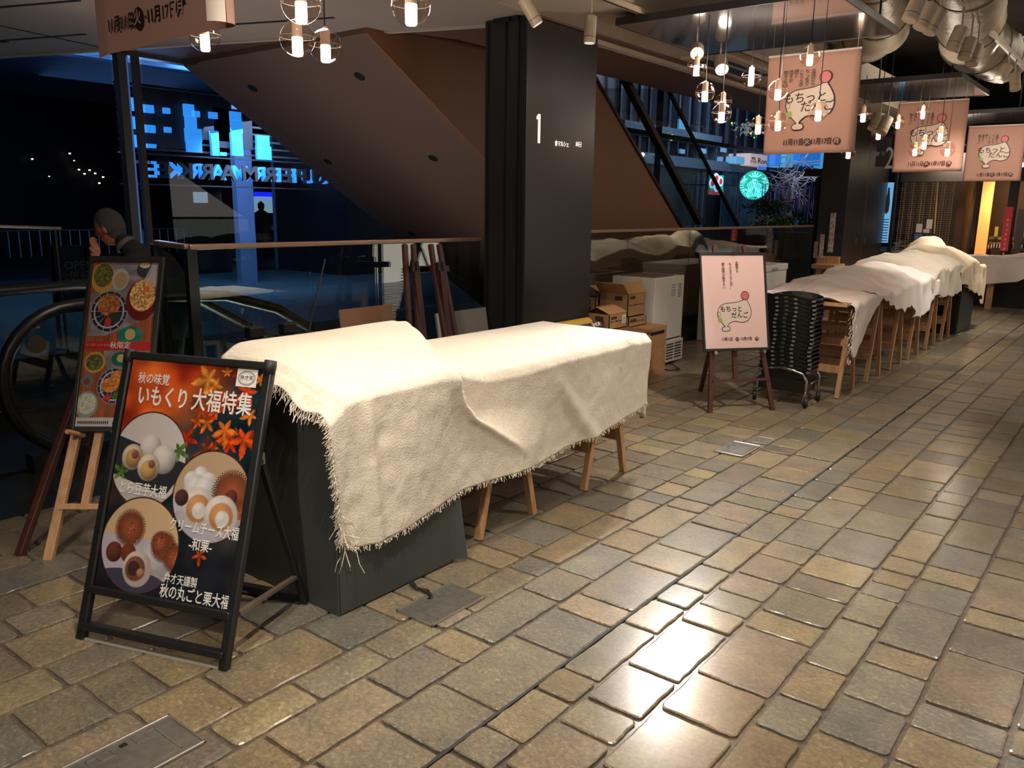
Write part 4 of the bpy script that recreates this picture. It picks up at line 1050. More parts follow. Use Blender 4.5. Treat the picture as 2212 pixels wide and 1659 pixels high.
a0 = PY(2168, 542, 15.2); a1 = PY(2178, 447, 15.2)
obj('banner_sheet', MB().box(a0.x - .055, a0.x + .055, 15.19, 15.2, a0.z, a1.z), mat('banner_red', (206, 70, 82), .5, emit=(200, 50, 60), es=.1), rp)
mk = MB()
for k in range(9): z_ = a1.z - .22 - k * .075; mk.box(a0.x - .012 + .004 * (k % 3), a0.x + .014, 15.186, 15.19, z_, z_ + .04)
obj('marking', mk, mat('pink_ink', (250, 190, 190), .5), rp)

# ================================================================== SIGNS
def disc2(mb, M, u, v, r, z=0.0008, n=28, ry=None):
    ry = ry or r; base = len(mb.v)
    for k in range(n):
        a = 2 * math.pi * k / n; mb.v.append(tuple(M @ Vector((u + r * math.cos(a), v + ry * math.sin(a), z))))
    mb.f.append(tuple(range(base, base + n)))
def outline(mb, M, pts, w, z=.0012, closed=True):
    n = len(pts)
    for i in range(n if closed else n - 1):
        p, q = Vector(pts[i]), Vector(pts[(i + 1) % n]); d = (q - p)
        if d.length < 1e-6: continue
        m_ = Vector((-d.y, d.x)).normalized() * w / 2; e = d.normalized() * w * .3; p = p - e; q = q + e
        mb.add([tuple(M @ Vector((a.x, a.y, z))) for a in (p - m_, q - m_, q + m_, p + m_)], [(0, 1, 2, 3)])
def smooth_closed(P, k=6):
    out = []; n = len(P)
    for i in range(n):
        p0, p1, p2, p3 = [Vector(P[(i + j - 1) % n]) for j in range(4)]
        for t in range(k):
            t /= k
            out.append(tuple(.5 * ((2 * p1) + (-p0 + p2) * t + (2 * p0 - 5 * p1 + 4 * p2 - p3) * t * t + (-p0 + 3 * p1 - 3 * p2 + p3) * t ** 3)))
    return out
BLOB = [(815, 738), (770, 768), (700, 792), (620, 803), (520, 815), (460, 850), (430, 910), (430, 985), (455, 1040), (500, 1100), (545, 1152), (520, 1160), (503, 1188), (520, 1216), (563, 1220), (605, 1214), (622, 1188), (608, 1160), (578, 1152), (590, 1125), (640, 1085), (700, 1078), (760, 1093), (820, 1090), (880, 1055), (908, 980), (900, 890), (868, 820), (836, 770)]
def artwork(M, W, H, fx, cols, csize, tsize, dsize, parent, dv, local=False):
    """the pink dumpling-week artwork: stretched white dough, two balls, vertical lines of text, title and dates"""
    P = [fx(*p) for p in BLOB]; sm = smooth_closed([(u * W, (1 - v) * H) for u, v in P], 5)
    b = MB(); n0 = len(b.v)
    for p in sm: b.v.append(tuple(M @ Vector((p[0], p[1], .0008))))
    b.f.append(tuple(range(len(sm))))
    obj('printed_shape', b, M_mochi, parent, local=local)
    ol = MB(); outline(ol, M, sm, W * .009, .0014)
    u, v = fx(806, 700); r = abs(fx(862, 700)[0] - u) * W
    bl = MB(); disc2(bl, M, u * W, (1 - v) * H, r, .0018); obj('printed_ball', bl, mat('ball_pink', (214, 112, 116), .5), parent, local=local)
    outline(ol, M, [(u * W + r * math.cos(a), (1 - v) * H + r * math.sin(a)) for a in [k * .25 for k in range(25)]], W * .009, .0022)
    u2, v2 = fx(470, 1055); g = MB(); disc2(g, M, u2 * W, (1 - v2) * H, r * .55, .0018); obj('printed_ball', g, mat('ball_green', (150, 186, 96), .5), parent, local=local)
    u3, v3 = fx(448, 970); outline(ol, M, [(u3 * W + r * .45 * math.cos(a), (1 - v3) * H + r * .45 * math.sin(a)) for a in [k * .5 for k in range(13)]], W * .005, .0022)
    obj('printed_outline', ol, M_ink, parent, local=local)
    def T(s, u, v, size, bold=.0, sx=1, line=1, m=None, sp=1):
        return text('lettering', s, size, M @ Matrix.Translation((u * W, (1 - v) * H, .0024)), m or M_ink, parent, bold=bold, sx=sx, line=line, local=local, depth=.0003, spacing=sp)
    for s, cu_, cv in cols:
        n = len(s); T('\n'.join(s), cu_, cv + n * csize / H * .5, csize, line=.86 if 1 else 1)
    a = fx(620, 900); T('もちっと', a[0], a[1], tsize, .012, sp=.95)
    a = fx(745, 992); T('だんご', a[0], a[1], tsize, .012)
    T('11月11日', .355, dv, dsize, .022, .78); T('-11月17日', .655, dv, dsize, .022, .78)
    for s, u_ in (('火', .515), ('月', .83)):
        k = MB(); disc2(k, M, u_ * W, (1 - dv) * H, dsize * .52, .002, 20); obj('date_disc', k, M_ink, parent, local=local)
        text('lettering', s, dsize * .8, M @ Matrix.Translation((u_ * W, (1 - dv) * H, .003)), M_pink, parent, bold=.01, local=local, depth=.0003)

# ---- pink banners over the aisle
BZ = 1.93
BH = PY(1653, 120, 6.42).z - BZ; BW = .69
def banner_sheet(curl):
    def fn(u, v):
        x = -BW / 2 + BW * u; z = BH * v; y = -.0 + .02 * (u - .5) * (1 - v) + .012 * math.sin(u * 5 + 1) * (1 - v)
        if curl:
            c = .9
            if u > c:
                a = (u - c) / (1 - c) * 1.75; x = -BW / 2 + BW * c + .04 * math.sin(a); y = y - .04 * (1 - math.cos(a))
            if u < .12: y += .05 * (.12 - u) / .12 * .5
        else:
            if u > .93: y += .05 * ((u - .93) / .07) ** 2 * (1 - v * .6)
            if u < .05: y += .02 * ((.05 - u) / .05) ** 2 * (1 - v)
        return Vector((x, y, z))
    return MB().grid(60, 16, fn)
bn = thing('banner', (-2.255, 6.5, BZ), 'pink dumpling week banner nearest the globe pendants, largest one shown whole', 'banner', 'pink dumpling week banners')
obj('sheet', banner_sheet(False), M_banner, bn, local=True, smooth=True, solid=.0015)
obj('batten', MB().tube([(-BW / 2, .0, BH), (BW / 2, .0, BH)], .008, 8), M_white, bn, local=True)
obj('hanging_wire', MB().tube([(-BW / 2 + .03, 0, BH), (-BW / 2 + .03, 0, PZ + .0 - BZ)], .002, 5).tube([(BW / 2 - .03, 0, BH), (BW / 2 - .03, 0, PZ - BZ)], .002, 5), M_steel, bn, local=True)
MBn = frame((-BW / 2, -.014, 0), (1, 0, 0), (0, 0, 1))
fxb = lambda x, y: (.24 + (x - 425) / 485 * .53, .2 + (y - 650) / 570 * .56)
artwork(MBn, BW, BH, fxb, [('全国から', .52, .15), ('もっちり', .455, .15), ('ころんの、', .39, .15), ('餅と', .335, .15), ('団子が', .275, .15), ('勢ぞろい', .215, .15)], .035, .085, .052, bn, .885, local=True)
for (x, y, l) in ((-2.14, 9.95, 'second pink dumpling week banner, half hidden by pendants in mid distance'), (-1.98, 13.1, 'smallest and farthest pink dumpling week banner at the right')):
    c = copy_tree(bn); c.location = (x, y, BZ); c['label'] = l
b0 = thing('banner', (-2.235, 1.28, BZ), 'pink banner at the top left with curled white backed edge, only dates in view', 'banner', 'pink dumpling week banners')
b0.scale = (1.18, 1, 1)
obj('sheet', banner_sheet(True), M_banner, b0, local=True, smooth=True)
obj('sheet_back', MB().grid(30, 8, lambda u, v: Vector((-BW / 2 + BW * .9 + .04 * math.sin(1.6 + u * 1.1), -.04 * (1 - math.cos(1.6 + u * 1.1)) - .002, BH * v))), mat('banner_back', (236, 220, 206), .8), b0, local=True, smooth=True)
M0 = frame((-BW / 2, -.004, .0), (1, 0, 0), (0, 0, 1))
def D0(s, u, v, size, m=M_ink, off=0):
    return text('lettering', s, size, M0 @ Matrix.Translation((u * BW, v, .002 + off)), m, b0, bold=.02, sx=.72, local=True, depth=.0003)
D0('11月11日', .25, .07, .046); D0('·11月17日', .515, .07, .046)
for s, u_ in (('火', .375), ('月', .645)):
    k = MB(); disc2(k, M0, u_ * BW, .072, .022, .003, 24, .03); obj('date_disc', k, M_ink, b0, local=True); D0(s, u_, .072, .042, M_banner, .004)
obj('hanging_wire', MB().tube([(-.2, 0, BH), (-.2, 0, .92)], .002, 5).tube([(.1, 0, BH), (.1, 0, .92)], .002, 5), M_steel, b0, local=True)

# ---- A-board with the autumn rice cake poster
FL = Vector((-2.79, 1.132, 0)); FR = Vector((-2.23, 1.333, 0)); dA = (FR - FL).normalized(); bk = Vector((-dA.y, dA.x, 0)); LN = Vector((0, 0, 1)) + bk * .355
LNu = LN.normalized(); nA = dA.cross(LNu) * 1.0
if nA.dot(CAMP - FL) < 0: nA = -nA
def A(s, h, o=0.0): return FL + dA * s + LN * h + nA * o
ab = thing('sign_stand', FL, 'black A frame sign stand with autumn rice cake poster in the foreground', 'sign')
fr = MB()
for s in (0.0, .595): fr.bar(A(s, .0, 0), A(s, .955, 0), .034, .028, dA)
fr.bar(A(-.017, .955), A(.612, .955), .034, .028, nA).bar(A(0, .165), A(.595, .165), .036, .028, nA)
obj('frame', fr, M_black, ab, bevel=.006)
obj('foot_bar', MB().bar(A(0, .045), A(.595, .045), .05, .024, nA), M_black, ab, bevel=.004)
lt_ = MB().bar(A(.01, .004, .0), A(.59, .004, .0), .01, .008, nA); obj('foot_strip', lt_, mat('grey_strip', (170, 168, 160), .5), ab)
for s in (0, .595): obj('corner_cap', MB().tube([A(s, .93, .002), A(s, .975, .002)], .021, 10), M_rubber, ab, smooth=True)
for s in (0.0, .595):
    ft = FL + dA * s + bk * .484 + Vector((0, 0, .01)); hg = A(s, .66, -.02)
    obj('rear_leg', MB().bar(ft, hg, .026, .02, dA), M_black, ab, bevel=.003)
    obj('brace', MB().bar(A(s, .17, -.03), ft + Vector((0, 0, .13)) - bk * .06, .02, .012, dA), mat('brace_steel', (140, 128, 112), .35, .7), ab)
    obj('hinge', MB().box(hg.x - .012, hg.x + .012, hg.y - .012, hg.y + .012, hg.z - .02, hg.z + .02), M_steel, ab)
rb = FL + bk * .484; obj('rear_bar', MB().bar(rb + Vector((0, 0, .03)), rb + dA * .595 + Vector((0, 0, .03)), .03, .02, bk), M_black, ab)
obj('back_panel', MB().obox(A(.01, .17, -.010), dA * .575, LN * .775, nA * .006), M_black, ab)
# printed picture, painted per point: s 0..1 across, t 0..1 down
def paint_autumn():
    w, h = 330, 460; X, Y = np.meshgrid(np.linspace(0, 1, w), np.linspace(0, 1, h))
    C_ = lambda c: np.array(c) / 255.
    n1 = noise2((h, w), (7, 5), 1); n2 = noise2((h, w), (16, 12), 2); n3 = noise2((h, w), (50, 36), 3)
    base = C_((206, 84, 34)) + (n1[..., None] - .4) * C_((120, 110, 30)) + (n2[..., None] - .5) * C_((80, 40, 10))
    dark = C_((44, 52, 58)) + (n1[..., None] - .5) * C_((90, 50, 40)) + (n2[..., None] - .5) * C_((30, 24, 20))
    k = np.clip((X - .42) * 2.2 + (Y - .12) * 3.2, 0, 1)[..., None]
    img = base * (1 - k) + dark * k
    k = np.clip((Y - .62) * 5, 0, 1)[..., None]; img = img * (1 - k) + (C_((26, 28, 34)) + n2[..., None] * .05) * k
    def mix(m, c): 
        nonlocal img
        m = np.clip(m, 0, 1)[..., None]; img = img * (1 - m) + c * m
    ar = .54 / .775
    def ell(cx_, cy_, rx, ry, soft=.004): return np.clip((1 - np.sqrt(((X - cx_) / rx) ** 2 + ((Y - cy_) / ry) ** 2)) / (soft / rx) + .5, 0, 1)
    def leaf(cx_, cy_, r, rot, col):
        dx, dy = (X - cx_), (Y - cy_) / ar; rad = np.sqrt(dx * dx + dy * dy); an = np.arctan2(dy, dx) - rot
        lobes = .22 + .78 * (1 - np.abs(np.mod(an * 5 / 6.2832 + .5, 1) - .5) * 2) ** 1.0 * (.72 + .28 * np.cos(an)); lobes = lobes * (1 + .06 * np.sin(an * 40))
        m = np.clip((r * lobes - rad) / .004, 0, 1)
        mix(m, C_(col) * (1 + .5 * (n3[..., None] - .5)) * (1 - .25 * (np.abs(np.sin(an * 2.5))[..., None])))
    lr_ = np.random.RandomState(12)
    for i in range(26):
        leaf(.5 + .5 * lr_.rand(), .02 + .34 * lr_.rand() ** 1.3, .05 + .05 * lr_.rand(), 6.28 * lr_.rand(), [(226, 92, 30), (200, 52, 24), (236, 130, 44), (150, 46, 26), (120, 60, 36)][i % 5])
    for (a_, b_, r_, t_, c_) in ((.93, .30, .13, 1.6, (236, 84, 26)), (.78, .27, .12, 1.4, (240, 120, 40)), (.68, .38, .13, 1.7, (150, 66, 36)), (.58, .2, .1, .6, (176, 70, 30)), (.74, .80, .07, 1.5, (210, 84, 36)), (.9, .1, .12, 2.4, (214, 70, 30)), (.6, .06, .13, 2.8, (232, 150, 60)), (.72, .14, .1, 1.2, (210, 64, 28))): leaf(a_, b_, r_, t_, c_)
    def circle(cx_, cy_, rx, ry, top, bot, hz):
        m = ell(cx_, cy_, rx, ry); g = np.clip((Y - hz) / .01, 0, 1)[..., None]
        mix(ell(cx_, cy_, rx + .008, ry + .006), C_((60, 34, 26))); mix(m, C_(top) * (1 - g) + C_(bot) * g); return m
    def ball(cx_, cy_, r, c, clip=None, dk=.55):
        m = ell(cx_, cy_, r, r * ar, .008)
        if clip is not None: m = m * clip
        sh = np.clip(1 - (((X - cx_ + r * .3) / r) ** 2 + ((Y - cy_ + r * ar * .4) / (r * ar)) ** 2) * .22, dk, 1)[..., None]
        mix(m, C_(c) * sh * (1 + .06 * (n3[..., None] - .5)))
    def burr(cx_, cy_, r, clip):
        dx, dy = (X - cx_), (Y - cy_) / ar; rad = np.sqrt(dx * dx + dy * dy); an = np.arctan2(dy, dx)
        sp = r * (.8 + .28 * np.abs(np.sin(an * 23 + np.sin(rad * 300)))) 
        mix(np.clip((sp - rad) / .006, 0, 1) * clip, (C_((132, 74, 48)) * (.55 + .9 * np.abs(np.sin(an * 31 + rad * 240)))[..., None] * (1.15 - .5 * (rad / r)[..., None])))
    # left circle: white rice cakes on slate
    c1 = circle(.25, .435, .28, .205, (206, 196, 196), (190, 180, 184), .57)
    sl_ = np.clip(1 - np.maximum(np.abs((X - .22) + (Y - .44) * 1.0) / .34, np.abs((Y - .47) - (X - .25) * .16) / .085), 0, 1) * 60; mix(np.clip(sl_, 0, 1) * c1, C_((48, 48, 54)))
    for a_ in (.06, .47): leaf(a_, .5 - .12 * (a_ > .3), .09, 3.6 if a_ < .3 else .4, (96, 128, 62))
    ball(.25, .38, .082, (232, 222, 218), c1); ball(.365, .425, .092, (230, 220, 216), c1)
    ball(.125, .432, .082, (226, 206, 186), c1); ball(.13, .437, .058, (206, 160, 98), c1); ball(.14, .42, .026, (150, 96, 92), c1)
    ball(.26, .468, .085, (232, 214, 190), c1); ball(.262, .478, .06, (218, 176, 112), c1); ball(.28, .452, .026, (160, 104, 98), c1)
    # right circle: cream rice cakes, burrs
    c2 = circle(.755, .555, .275, .19, (188, 160, 128), (196, 190, 200), .575)
    for (a_, b_, r_) in ((.6, .5, .06), (.66, .475, .06), (.72, .5, .065), (.63, .525, .08), (.7, .53, .08)): ball(a_, b_, r_, (232, 228, 228), c2, .8)
    mix(ell(.655, .57, .16, .028) * c2, C_((206, 196, 196))); burr(.9, .53, .14, c2); burr(.97, .62, .1, c2); ball(.9, .545, .045, (116, 60, 50), c2)
    ball(.8, .69, .29, (196, 190, 204), c2 * (Y > .63)); 
    for a_, b_ in ((.67, .605), (.845, .625)):
        ball(a_, b_, .12, (236, 226, 220), c2, .8); ball(a_ + .005, b_ + .006, .085, (222, 160, 106), c2, .8); ball(a_ + .015, b_ + .014, .05, (240, 232, 226), c2, .9)
    ball(.545, .575, .05, (92, 56, 50), c2)
    # lower circle: chestnuts and burrs
    c3 = circle(.29, .80, .29, .20, (212, 178, 140), (190, 182, 194), .765)
    ball(.42, .86, .12, (206, 200, 206), c3, .8); burr(.2, .735, .115, c3); burr(.47, .79, .095, c3); burr(.57, .83, .09, c3); burr(.44, .775, .07, c3)
    ball(.105, .845, .062, (120, 62, 46), c3); ball(.215, .84, .058, (128, 66, 48), c3)
    mix(ell(.26, .955, .27, .05) * c3, C_((70, 66, 84)))
    ball(.3, .9, .11, (226, 208, 196), c3, .8); ball(.285, .9, .075, (140, 92, 70), c3, .8); ball(.275, .9, .045, (84, 48, 52), c3, .9); ball(.33, .915, .03, (190, 140, 110), c3)
    return img
M_print = vcmat('glossy_print', .28, coat=.5)
picture('poster', paint_autumn(), A(.02, .178, .004), dA * .558, LN * .765, M_print, ab)
Mab = frame(A(0, 0, .006), dA, LNu)
kL = LN.length
def TA(s, x, h, size, bold=.012, sx=1, m=None, align='LEFT', off=0):
    return text('lettering', s, size, Mab @ Matrix.Translation((x, h * kL, off)), m or M_chalkwhite, ab, bold=bold, sx=sx, align=align, depth=.0004)
TA('秋の味覚', .058, .878, .043, .011, .8); 
TA('いもくり', .066, .818, .078, .018, .72); TA('大福特集', .302, .820, .084, .011, .74)
TA('とら豆芋大福', .052, .508, .047, .011, .74); TA('クリームチーズ大福', .293, .412, .048, .011, .66); TA('-和栗-', .385, .36, .045, .011, .8)
TA('弁才天謹製', .305, .242, .037, .009, .75); TA('秋の丸ごと栗大福', .298, .2, .05, .012, .71)
lg = MB(); lg.obox(A(.472, .882, .0055), dA * .082, LN * .058, nA * .001); lgo = obj('label_patch', lg, M_chalkwhite, ab, label='small white shop crest patch')
lo_ = MB(); outline(lo_, Mab, [(.513 + .034 * math.cos(a), .911 * kL + .024 * math.sin(a)) for a in [k * .21 for k in range(30)]], .0016, .0015)
outline(lo_, Mab, [(.513 + .030 * math.cos(a), .911 * kL + .020 * math.sin(a)) for a in [k * .21 for k in range(30)]], .0008, .0015); obj('crest_ring', lo_, M_ink, lgo)
TA('弁才天', .513, .911, .018, .0, 1, M_ink, 'CENTER', .0012)
obj('cover_sheet', MB().obox(A(.018, .176, .0082), dA * .562, LN * .769, nA * .0006), glassmat('clear_cover', (248, 248, 248), 1.4, .5), ab)

# ---- tall narrow food poster on a light wooden easel
WF = Vector((-3.547, 1.323, 0)); a_ = math.radians(40); dW = Vector((math.cos(a_), math.sin(a_), 0)); bW = Vector((-dW.y, dW.x, 0)); LW = Vector((0, 0, 1)) + bW * .46; LWu = LW.normalized(); nW = dW.cross(LWu)
if nW.dot(CAMP - WF) < 0: nW = -nW
def Wp(s, h, o=0.): return WF + dW * s + LW * h + nW * o
we = thing('easel', WF, 'light wooden easel behind the A frame sign carrying the narrow food poster', 'easel')
for s0, s1 in ((0, .13), (.36, .25)):
    obj('leg', MB().bar(Wp(s0, 0, -.03), Wp(s1, 1.1, -.03), .04, .028, dW), M_wood, we, bevel=.004)
obj('leg', MB().bar(Wp(.13, .2, -.03), Wp(.17, .62, -.03), .034, .028, dW), M_wood, we, bevel=.004)
obj('rear_leg', MB().bar(Wp(.19, 1.05, -.05), WF + dW * .2 + bW * .75, .035, .025, dW), M_wood, we)
obj('crossbar', MB().bar(Wp(.03, .215, -.03), Wp(.33, .215, -.03), .045, .025, nW), M_wood, we)
for s in (.09, .285): obj('peg', MB().tube([Wp(s, .50, -.03), Wp(s - .02, .50, .075)], .011, 10), M_wood, we)
fpst = thing('food_poster', Wp(.05, .52), 'tall narrow black framed food poster resting on the light wooden easel', 'poster')
HP = 1.235 - .525
fb_ = MB(); fb_.bar(Wp(.055, .515), Wp(.055, 1.24), .018, .024, dW).bar(Wp(.375, .515), Wp(.375, 1.24), .022, .024, dW).bar(Wp(.05, .52), Wp(.38, .52), .02, .024, nW).bar(Wp(.045, 1.24), Wp(.385, 1.24), .022, .028, nW)
obj('frame', fb_, M_black, fpst, bevel=.003); obj('back_panel', MB().obox(Wp(.055, .52, -.012), dW * .32, LW * .715, nW * .006), M_black, fpst)
def paint_food():
    w, h = 170, 400; X, Y = np.meshgrid(np.linspace(0, 1, w), np.linspace(0, 1, h)); C_ = lambda c: np.array(c) / 255.
    n2 = noise2((h, w), (30, 10), 5); n3 = noise2((h, w), (110, 46), 6); ar = .32 / .79
    img = C_((150, 84, 54)) * (.8 + .35 * noise2((h, w), (4, 40), 8)[..., None]); 
    def mix(m, c):
        nonlocal img
        m = np.clip(m, 0, 1)[..., None]; img = img * (1 - m) + c * m
    cl = (Y < .46) * (X > .12 - .1 * (Y > .2)) * (Y < .44 - .18 * (X - .4)); mix(cl * 1., C_((136, 128, 136)) * (.8 + .4 * n2[..., None]))
    mix((Y > .55) * (X > .35 + .35 * (Y - .7)) * (X > .9 - 1.6 * (.98 - Y) * 1) * 1. * (Y < .93), C_((132, 124, 130)) * (.8 + .4 * n2[..., None]))
    def ell(a, b, rx, ry=None): ry = ry or rx * ar; return np.clip((1 - np.sqrt(((X - a) / rx) ** 2 + ((Y - b) / ry) ** 2)) * 22, 0, 1)
    def pat(a, b, r, ry):
        mix(ell(a, b, r * 1.05, ry * 1.05), C_((150, 150, 160))); dx, dy = (X - a) / r, (Y - b) / ry; rad = np.hypot(dx, dy); an = np.arctan2(dy, dx)
        ln = (np.abs(np.sin(an * 7)) < .13) | (np.abs(rad - .8) < .04); mix(ell(a, b, r, ry), np.where(ln[..., None], C_((190, 190, 200)), C_((36, 38, 56))))
    mix(ell(.17, .1, .18, .1), C_((190, 150, 70))); mix(ell(.17, .085, .15, .075), C_((96, 96, 50)) * (.6 + .8 * n3[..., None]))
    mix(ell(.43, .11, .13, .07), C_((176, 176, 164))); mix(ell(.44, .115, .1, .05), C_((176, 148, 116)))
    mix(ell(.78, .05, .12, .05), C_((60, 60, 62))); mix(ell(.78, .02, .08, .02), C_((210, 200, 170)))
    mix(((X > .9 - Y) & (Y < .2) & (X > .75)) * .7, C_((200, 194, 206)))
    pat(.31, .31, .27, .125); mix(ell(.3, .27, .17, .07), C_((172, 106, 62)) * (.65 + .7 * n3[..., None])); mix(ell(.4, .35, .1, .035), C_((40, 66, 44))); mix(ell(.31, .375, .05, .03), C_((190, 60, 50)))
    mix(ell(.78, .24, .24, .13), C_((104, 26, 30))); mix(ell(.79, .21, .2, .1), C_((222, 170, 108)) * (.6 + .8 * n3[..., None])); mix(ell(.84, .17, .05, .02), C_((226, 110, 60)))
    mix(ell(.66, .455, .18, .055), C_((20, 122, 106)) * (.8 + .4 * n2[..., None])); mix(ell(.66, .45, .08, .035), C_((196, 168, 110)))
    y0 = .49 + .035 * X * 0; mix(((Y > .495) & (Y < .545)) * 1., C_((186, 44, 44)))
    mix(ell(.18, .62, .16, .065), C_((190, 148, 66))); mix(ell(.18, .62, .13, .05), C_((92, 96, 50)) * (.6 + .8 * n3[..., None]))
    mix(ell(.56, .6, .14, .045), C_((18, 96, 82))); mix(ell(.56, .595, .06, .025), C_((196, 168, 110)))
    mix(ell(.86, .66, .13, .06), C_((170, 170, 160))); mix(ell(.86, .66, .1, .045), C_((214, 206, 190)))
    mix(((np.abs(X - .1) / .1 + np.abs(Y - .73) / .05) < 1) * 1., C_((100, 116, 130))); mix(ell(.1, .735, .05, .02), C_((110, 70, 48)))
    pat(.5, .76, .24, .105); mix(ell(.55, .71, .12, .045), C_((200, 130, 56)) * (.75 + .5 * n3[..., None])); mix(ell(.44, .755, .13, .045), C_((196, 124, 54)) * (.75 + .5 * n3[..., None])); mix(ell(.42, .83, .05, .02), C_((196, 46, 40))); mix(ell(.56, .82, .08, .022), C_((60, 110, 40)))
    mix(ell(.98, .84, .2, .075), C_((130, 136, 120))); mix(ell(.98, .84, .16, .055), C_((50, 52, 30)) * (.7 + .7 * n3[..., None]))
    mix(ell(.13, .87, .17, .08), C_((130, 150, 140))); mix(ell(.13, .865, .14, .063), C_((196, 194, 176)) * (.85 + .25 * n3[..., None]))
    mix((Y > .945) * 1., C_((196, 188, 188)))
    return img
picture('poster', paint_food(), Wp(.065, .53, .003), dW * .3, LW * .7, M_print, fpst)
Mw = frame(Wp(0, 0, .005), dW, LWu); kW = LW.length
text('lettering', '秋限定', .034, Mw @ Matrix.Translation((.225, (.53 + .7 * .48) * kW, 0)), M_chalkwhite, fpst, sx=.9)
text('lettering', '一汁三菜とおかずの定食', .013, Mw @ Matrix.Translation((.13, (.53 + .7 * .482) * kW, 0)), mat('rose_ink', (226, 150, 140), .5), fpst)
ss_ = MB()
for k in range(16): ss_.obox(Wp(.075 + k * .0085, .542, .0042), dW * .005, LW * .011, nW * .0005)
for k in range(10): ss_.obox(Wp(.225 + k * .0085, .542, .0042), dW * .005, LW * .007, nW * .0005)
obj('printed_line', ss_, M_ink, fpst)
obj('cover_sheet', MB().obox(Wp(.062, .525, .0075), dW * .306, LW * .708, nW * .0006), MATS['clear_cover'], fpst)

# ---- dark folded easel and board leaning behind it
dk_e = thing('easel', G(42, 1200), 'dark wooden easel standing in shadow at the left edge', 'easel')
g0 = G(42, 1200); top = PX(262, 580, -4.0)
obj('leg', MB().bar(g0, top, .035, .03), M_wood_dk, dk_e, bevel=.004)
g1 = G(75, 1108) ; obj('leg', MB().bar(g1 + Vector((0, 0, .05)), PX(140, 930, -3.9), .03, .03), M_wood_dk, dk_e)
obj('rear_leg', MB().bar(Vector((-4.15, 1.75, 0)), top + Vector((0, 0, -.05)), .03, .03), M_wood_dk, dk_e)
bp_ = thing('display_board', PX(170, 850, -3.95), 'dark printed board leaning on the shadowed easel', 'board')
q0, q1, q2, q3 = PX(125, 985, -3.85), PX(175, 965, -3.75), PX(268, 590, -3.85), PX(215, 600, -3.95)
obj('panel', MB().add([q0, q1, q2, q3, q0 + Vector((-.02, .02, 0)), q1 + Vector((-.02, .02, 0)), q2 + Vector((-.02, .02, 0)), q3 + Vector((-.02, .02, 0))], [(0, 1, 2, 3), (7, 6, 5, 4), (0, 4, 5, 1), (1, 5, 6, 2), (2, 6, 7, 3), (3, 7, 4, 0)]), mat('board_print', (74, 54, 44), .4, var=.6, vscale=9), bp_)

# ---- pink poster on the dark wooden easel
EF = Vector((-2.511, 5.619, 0)); ER = Vector((-2.158, 6.059, 0)); dE = (ER - EF).normalized(); bE = Vector((-dE.y, dE.x, 0)); LE = Vector((0, 0, 1)) + bE * .25; LEu = LE.normalized(); nE = dE.cross(LEu)
if nE.dot(CAMP - EF) < 0: nE = -nE
def Ep(s, h, o=0.): return EF + dE * s + LE * h + nE * o
ee = thing('easel', EF, 'dark brown wooden easel holding the pink poster beside the basket stack', 'easel')
obj('leg', MB().bar(Ep(.02, 0, -.02), Ep(.13, 1.24, -.02), .036, .024, dE), M_wood_dk, ee, bevel=.003)
obj('leg', MB().bar(Ep(.545, 0, -.02), Ep(.37, 1.24, -.02), .036, .024, dE), M_wood_dk, ee, bevel=.003)
obj('rear_leg', MB().bar(Ep(.25, 1.1, -.04), Vector((-2.891, 6.272, 0)), .03, .024, dE), M_wood_dk, ee)
obj('centre_post', MB().bar(Ep(.26, .24, -.05), Ep(.26, .8, -.05), .034, .02, dE), M_wood_dk, ee)
obj('crossbar', MB().bar(Ep(.05, .235, -.02), Ep(.52, .235, -.02), .04, .022, nE), M_wood_dk, ee)
for s in (.07, .475): obj('peg', MB().tube([Ep(s, .44, -.03), Ep(s, .44, .03)], .014, 10), M_steel, ee)
pp = thing('pink_poster', Ep(.0, .46), 'pink dumpling week poster in a black frame on the dark easel', 'poster')
f2 = MB().bar(Ep(-.01, .455), Ep(-.01, 1.18), .016, .02, dE).bar(Ep(.525, .455), Ep(.525, 1.18), .016, .02, dE).bar(Ep(-.018, .462), Ep(.533, .462), .016, .02, nE).bar(Ep(-.018, 1.172), Ep(.533, 1.172), .016, .02, nE)
obj('frame', f2, M_black, pp, bevel=.002)
obj('sheet', MB().obox(Ep(-.004, .468, -.006), dE * .522, LE * .698, nE * .006), mat('poster_pink', (246, 208, 202), .3, coat=.4), pp)
obj('clip', MB().obox(Ep(.25, 1.165, .008), dE * .035, LE * .02, nE * .008), M_black, pp)
Me = frame(Ep(-.004, .468, .0005), dE, LEu)
fxp = lambda x, y: ((x - (140 + (y - 95) * .1)) / 900, (y - 90) / 1390)
artwork(Me, .522, .698 * LE.length, fxp, [('全国から', .565, .065), ('もっちりころんの、', .46, .065), ('餅と団子が勢ぞろい', .345, .065)], .026, .048, .03, pp, .90)
obj('cover_sheet', MB().obox(Ep(-.004, .468, .004), dE * .522, LE * .698, nE * .0006), MATS['clear_cover'], pp)

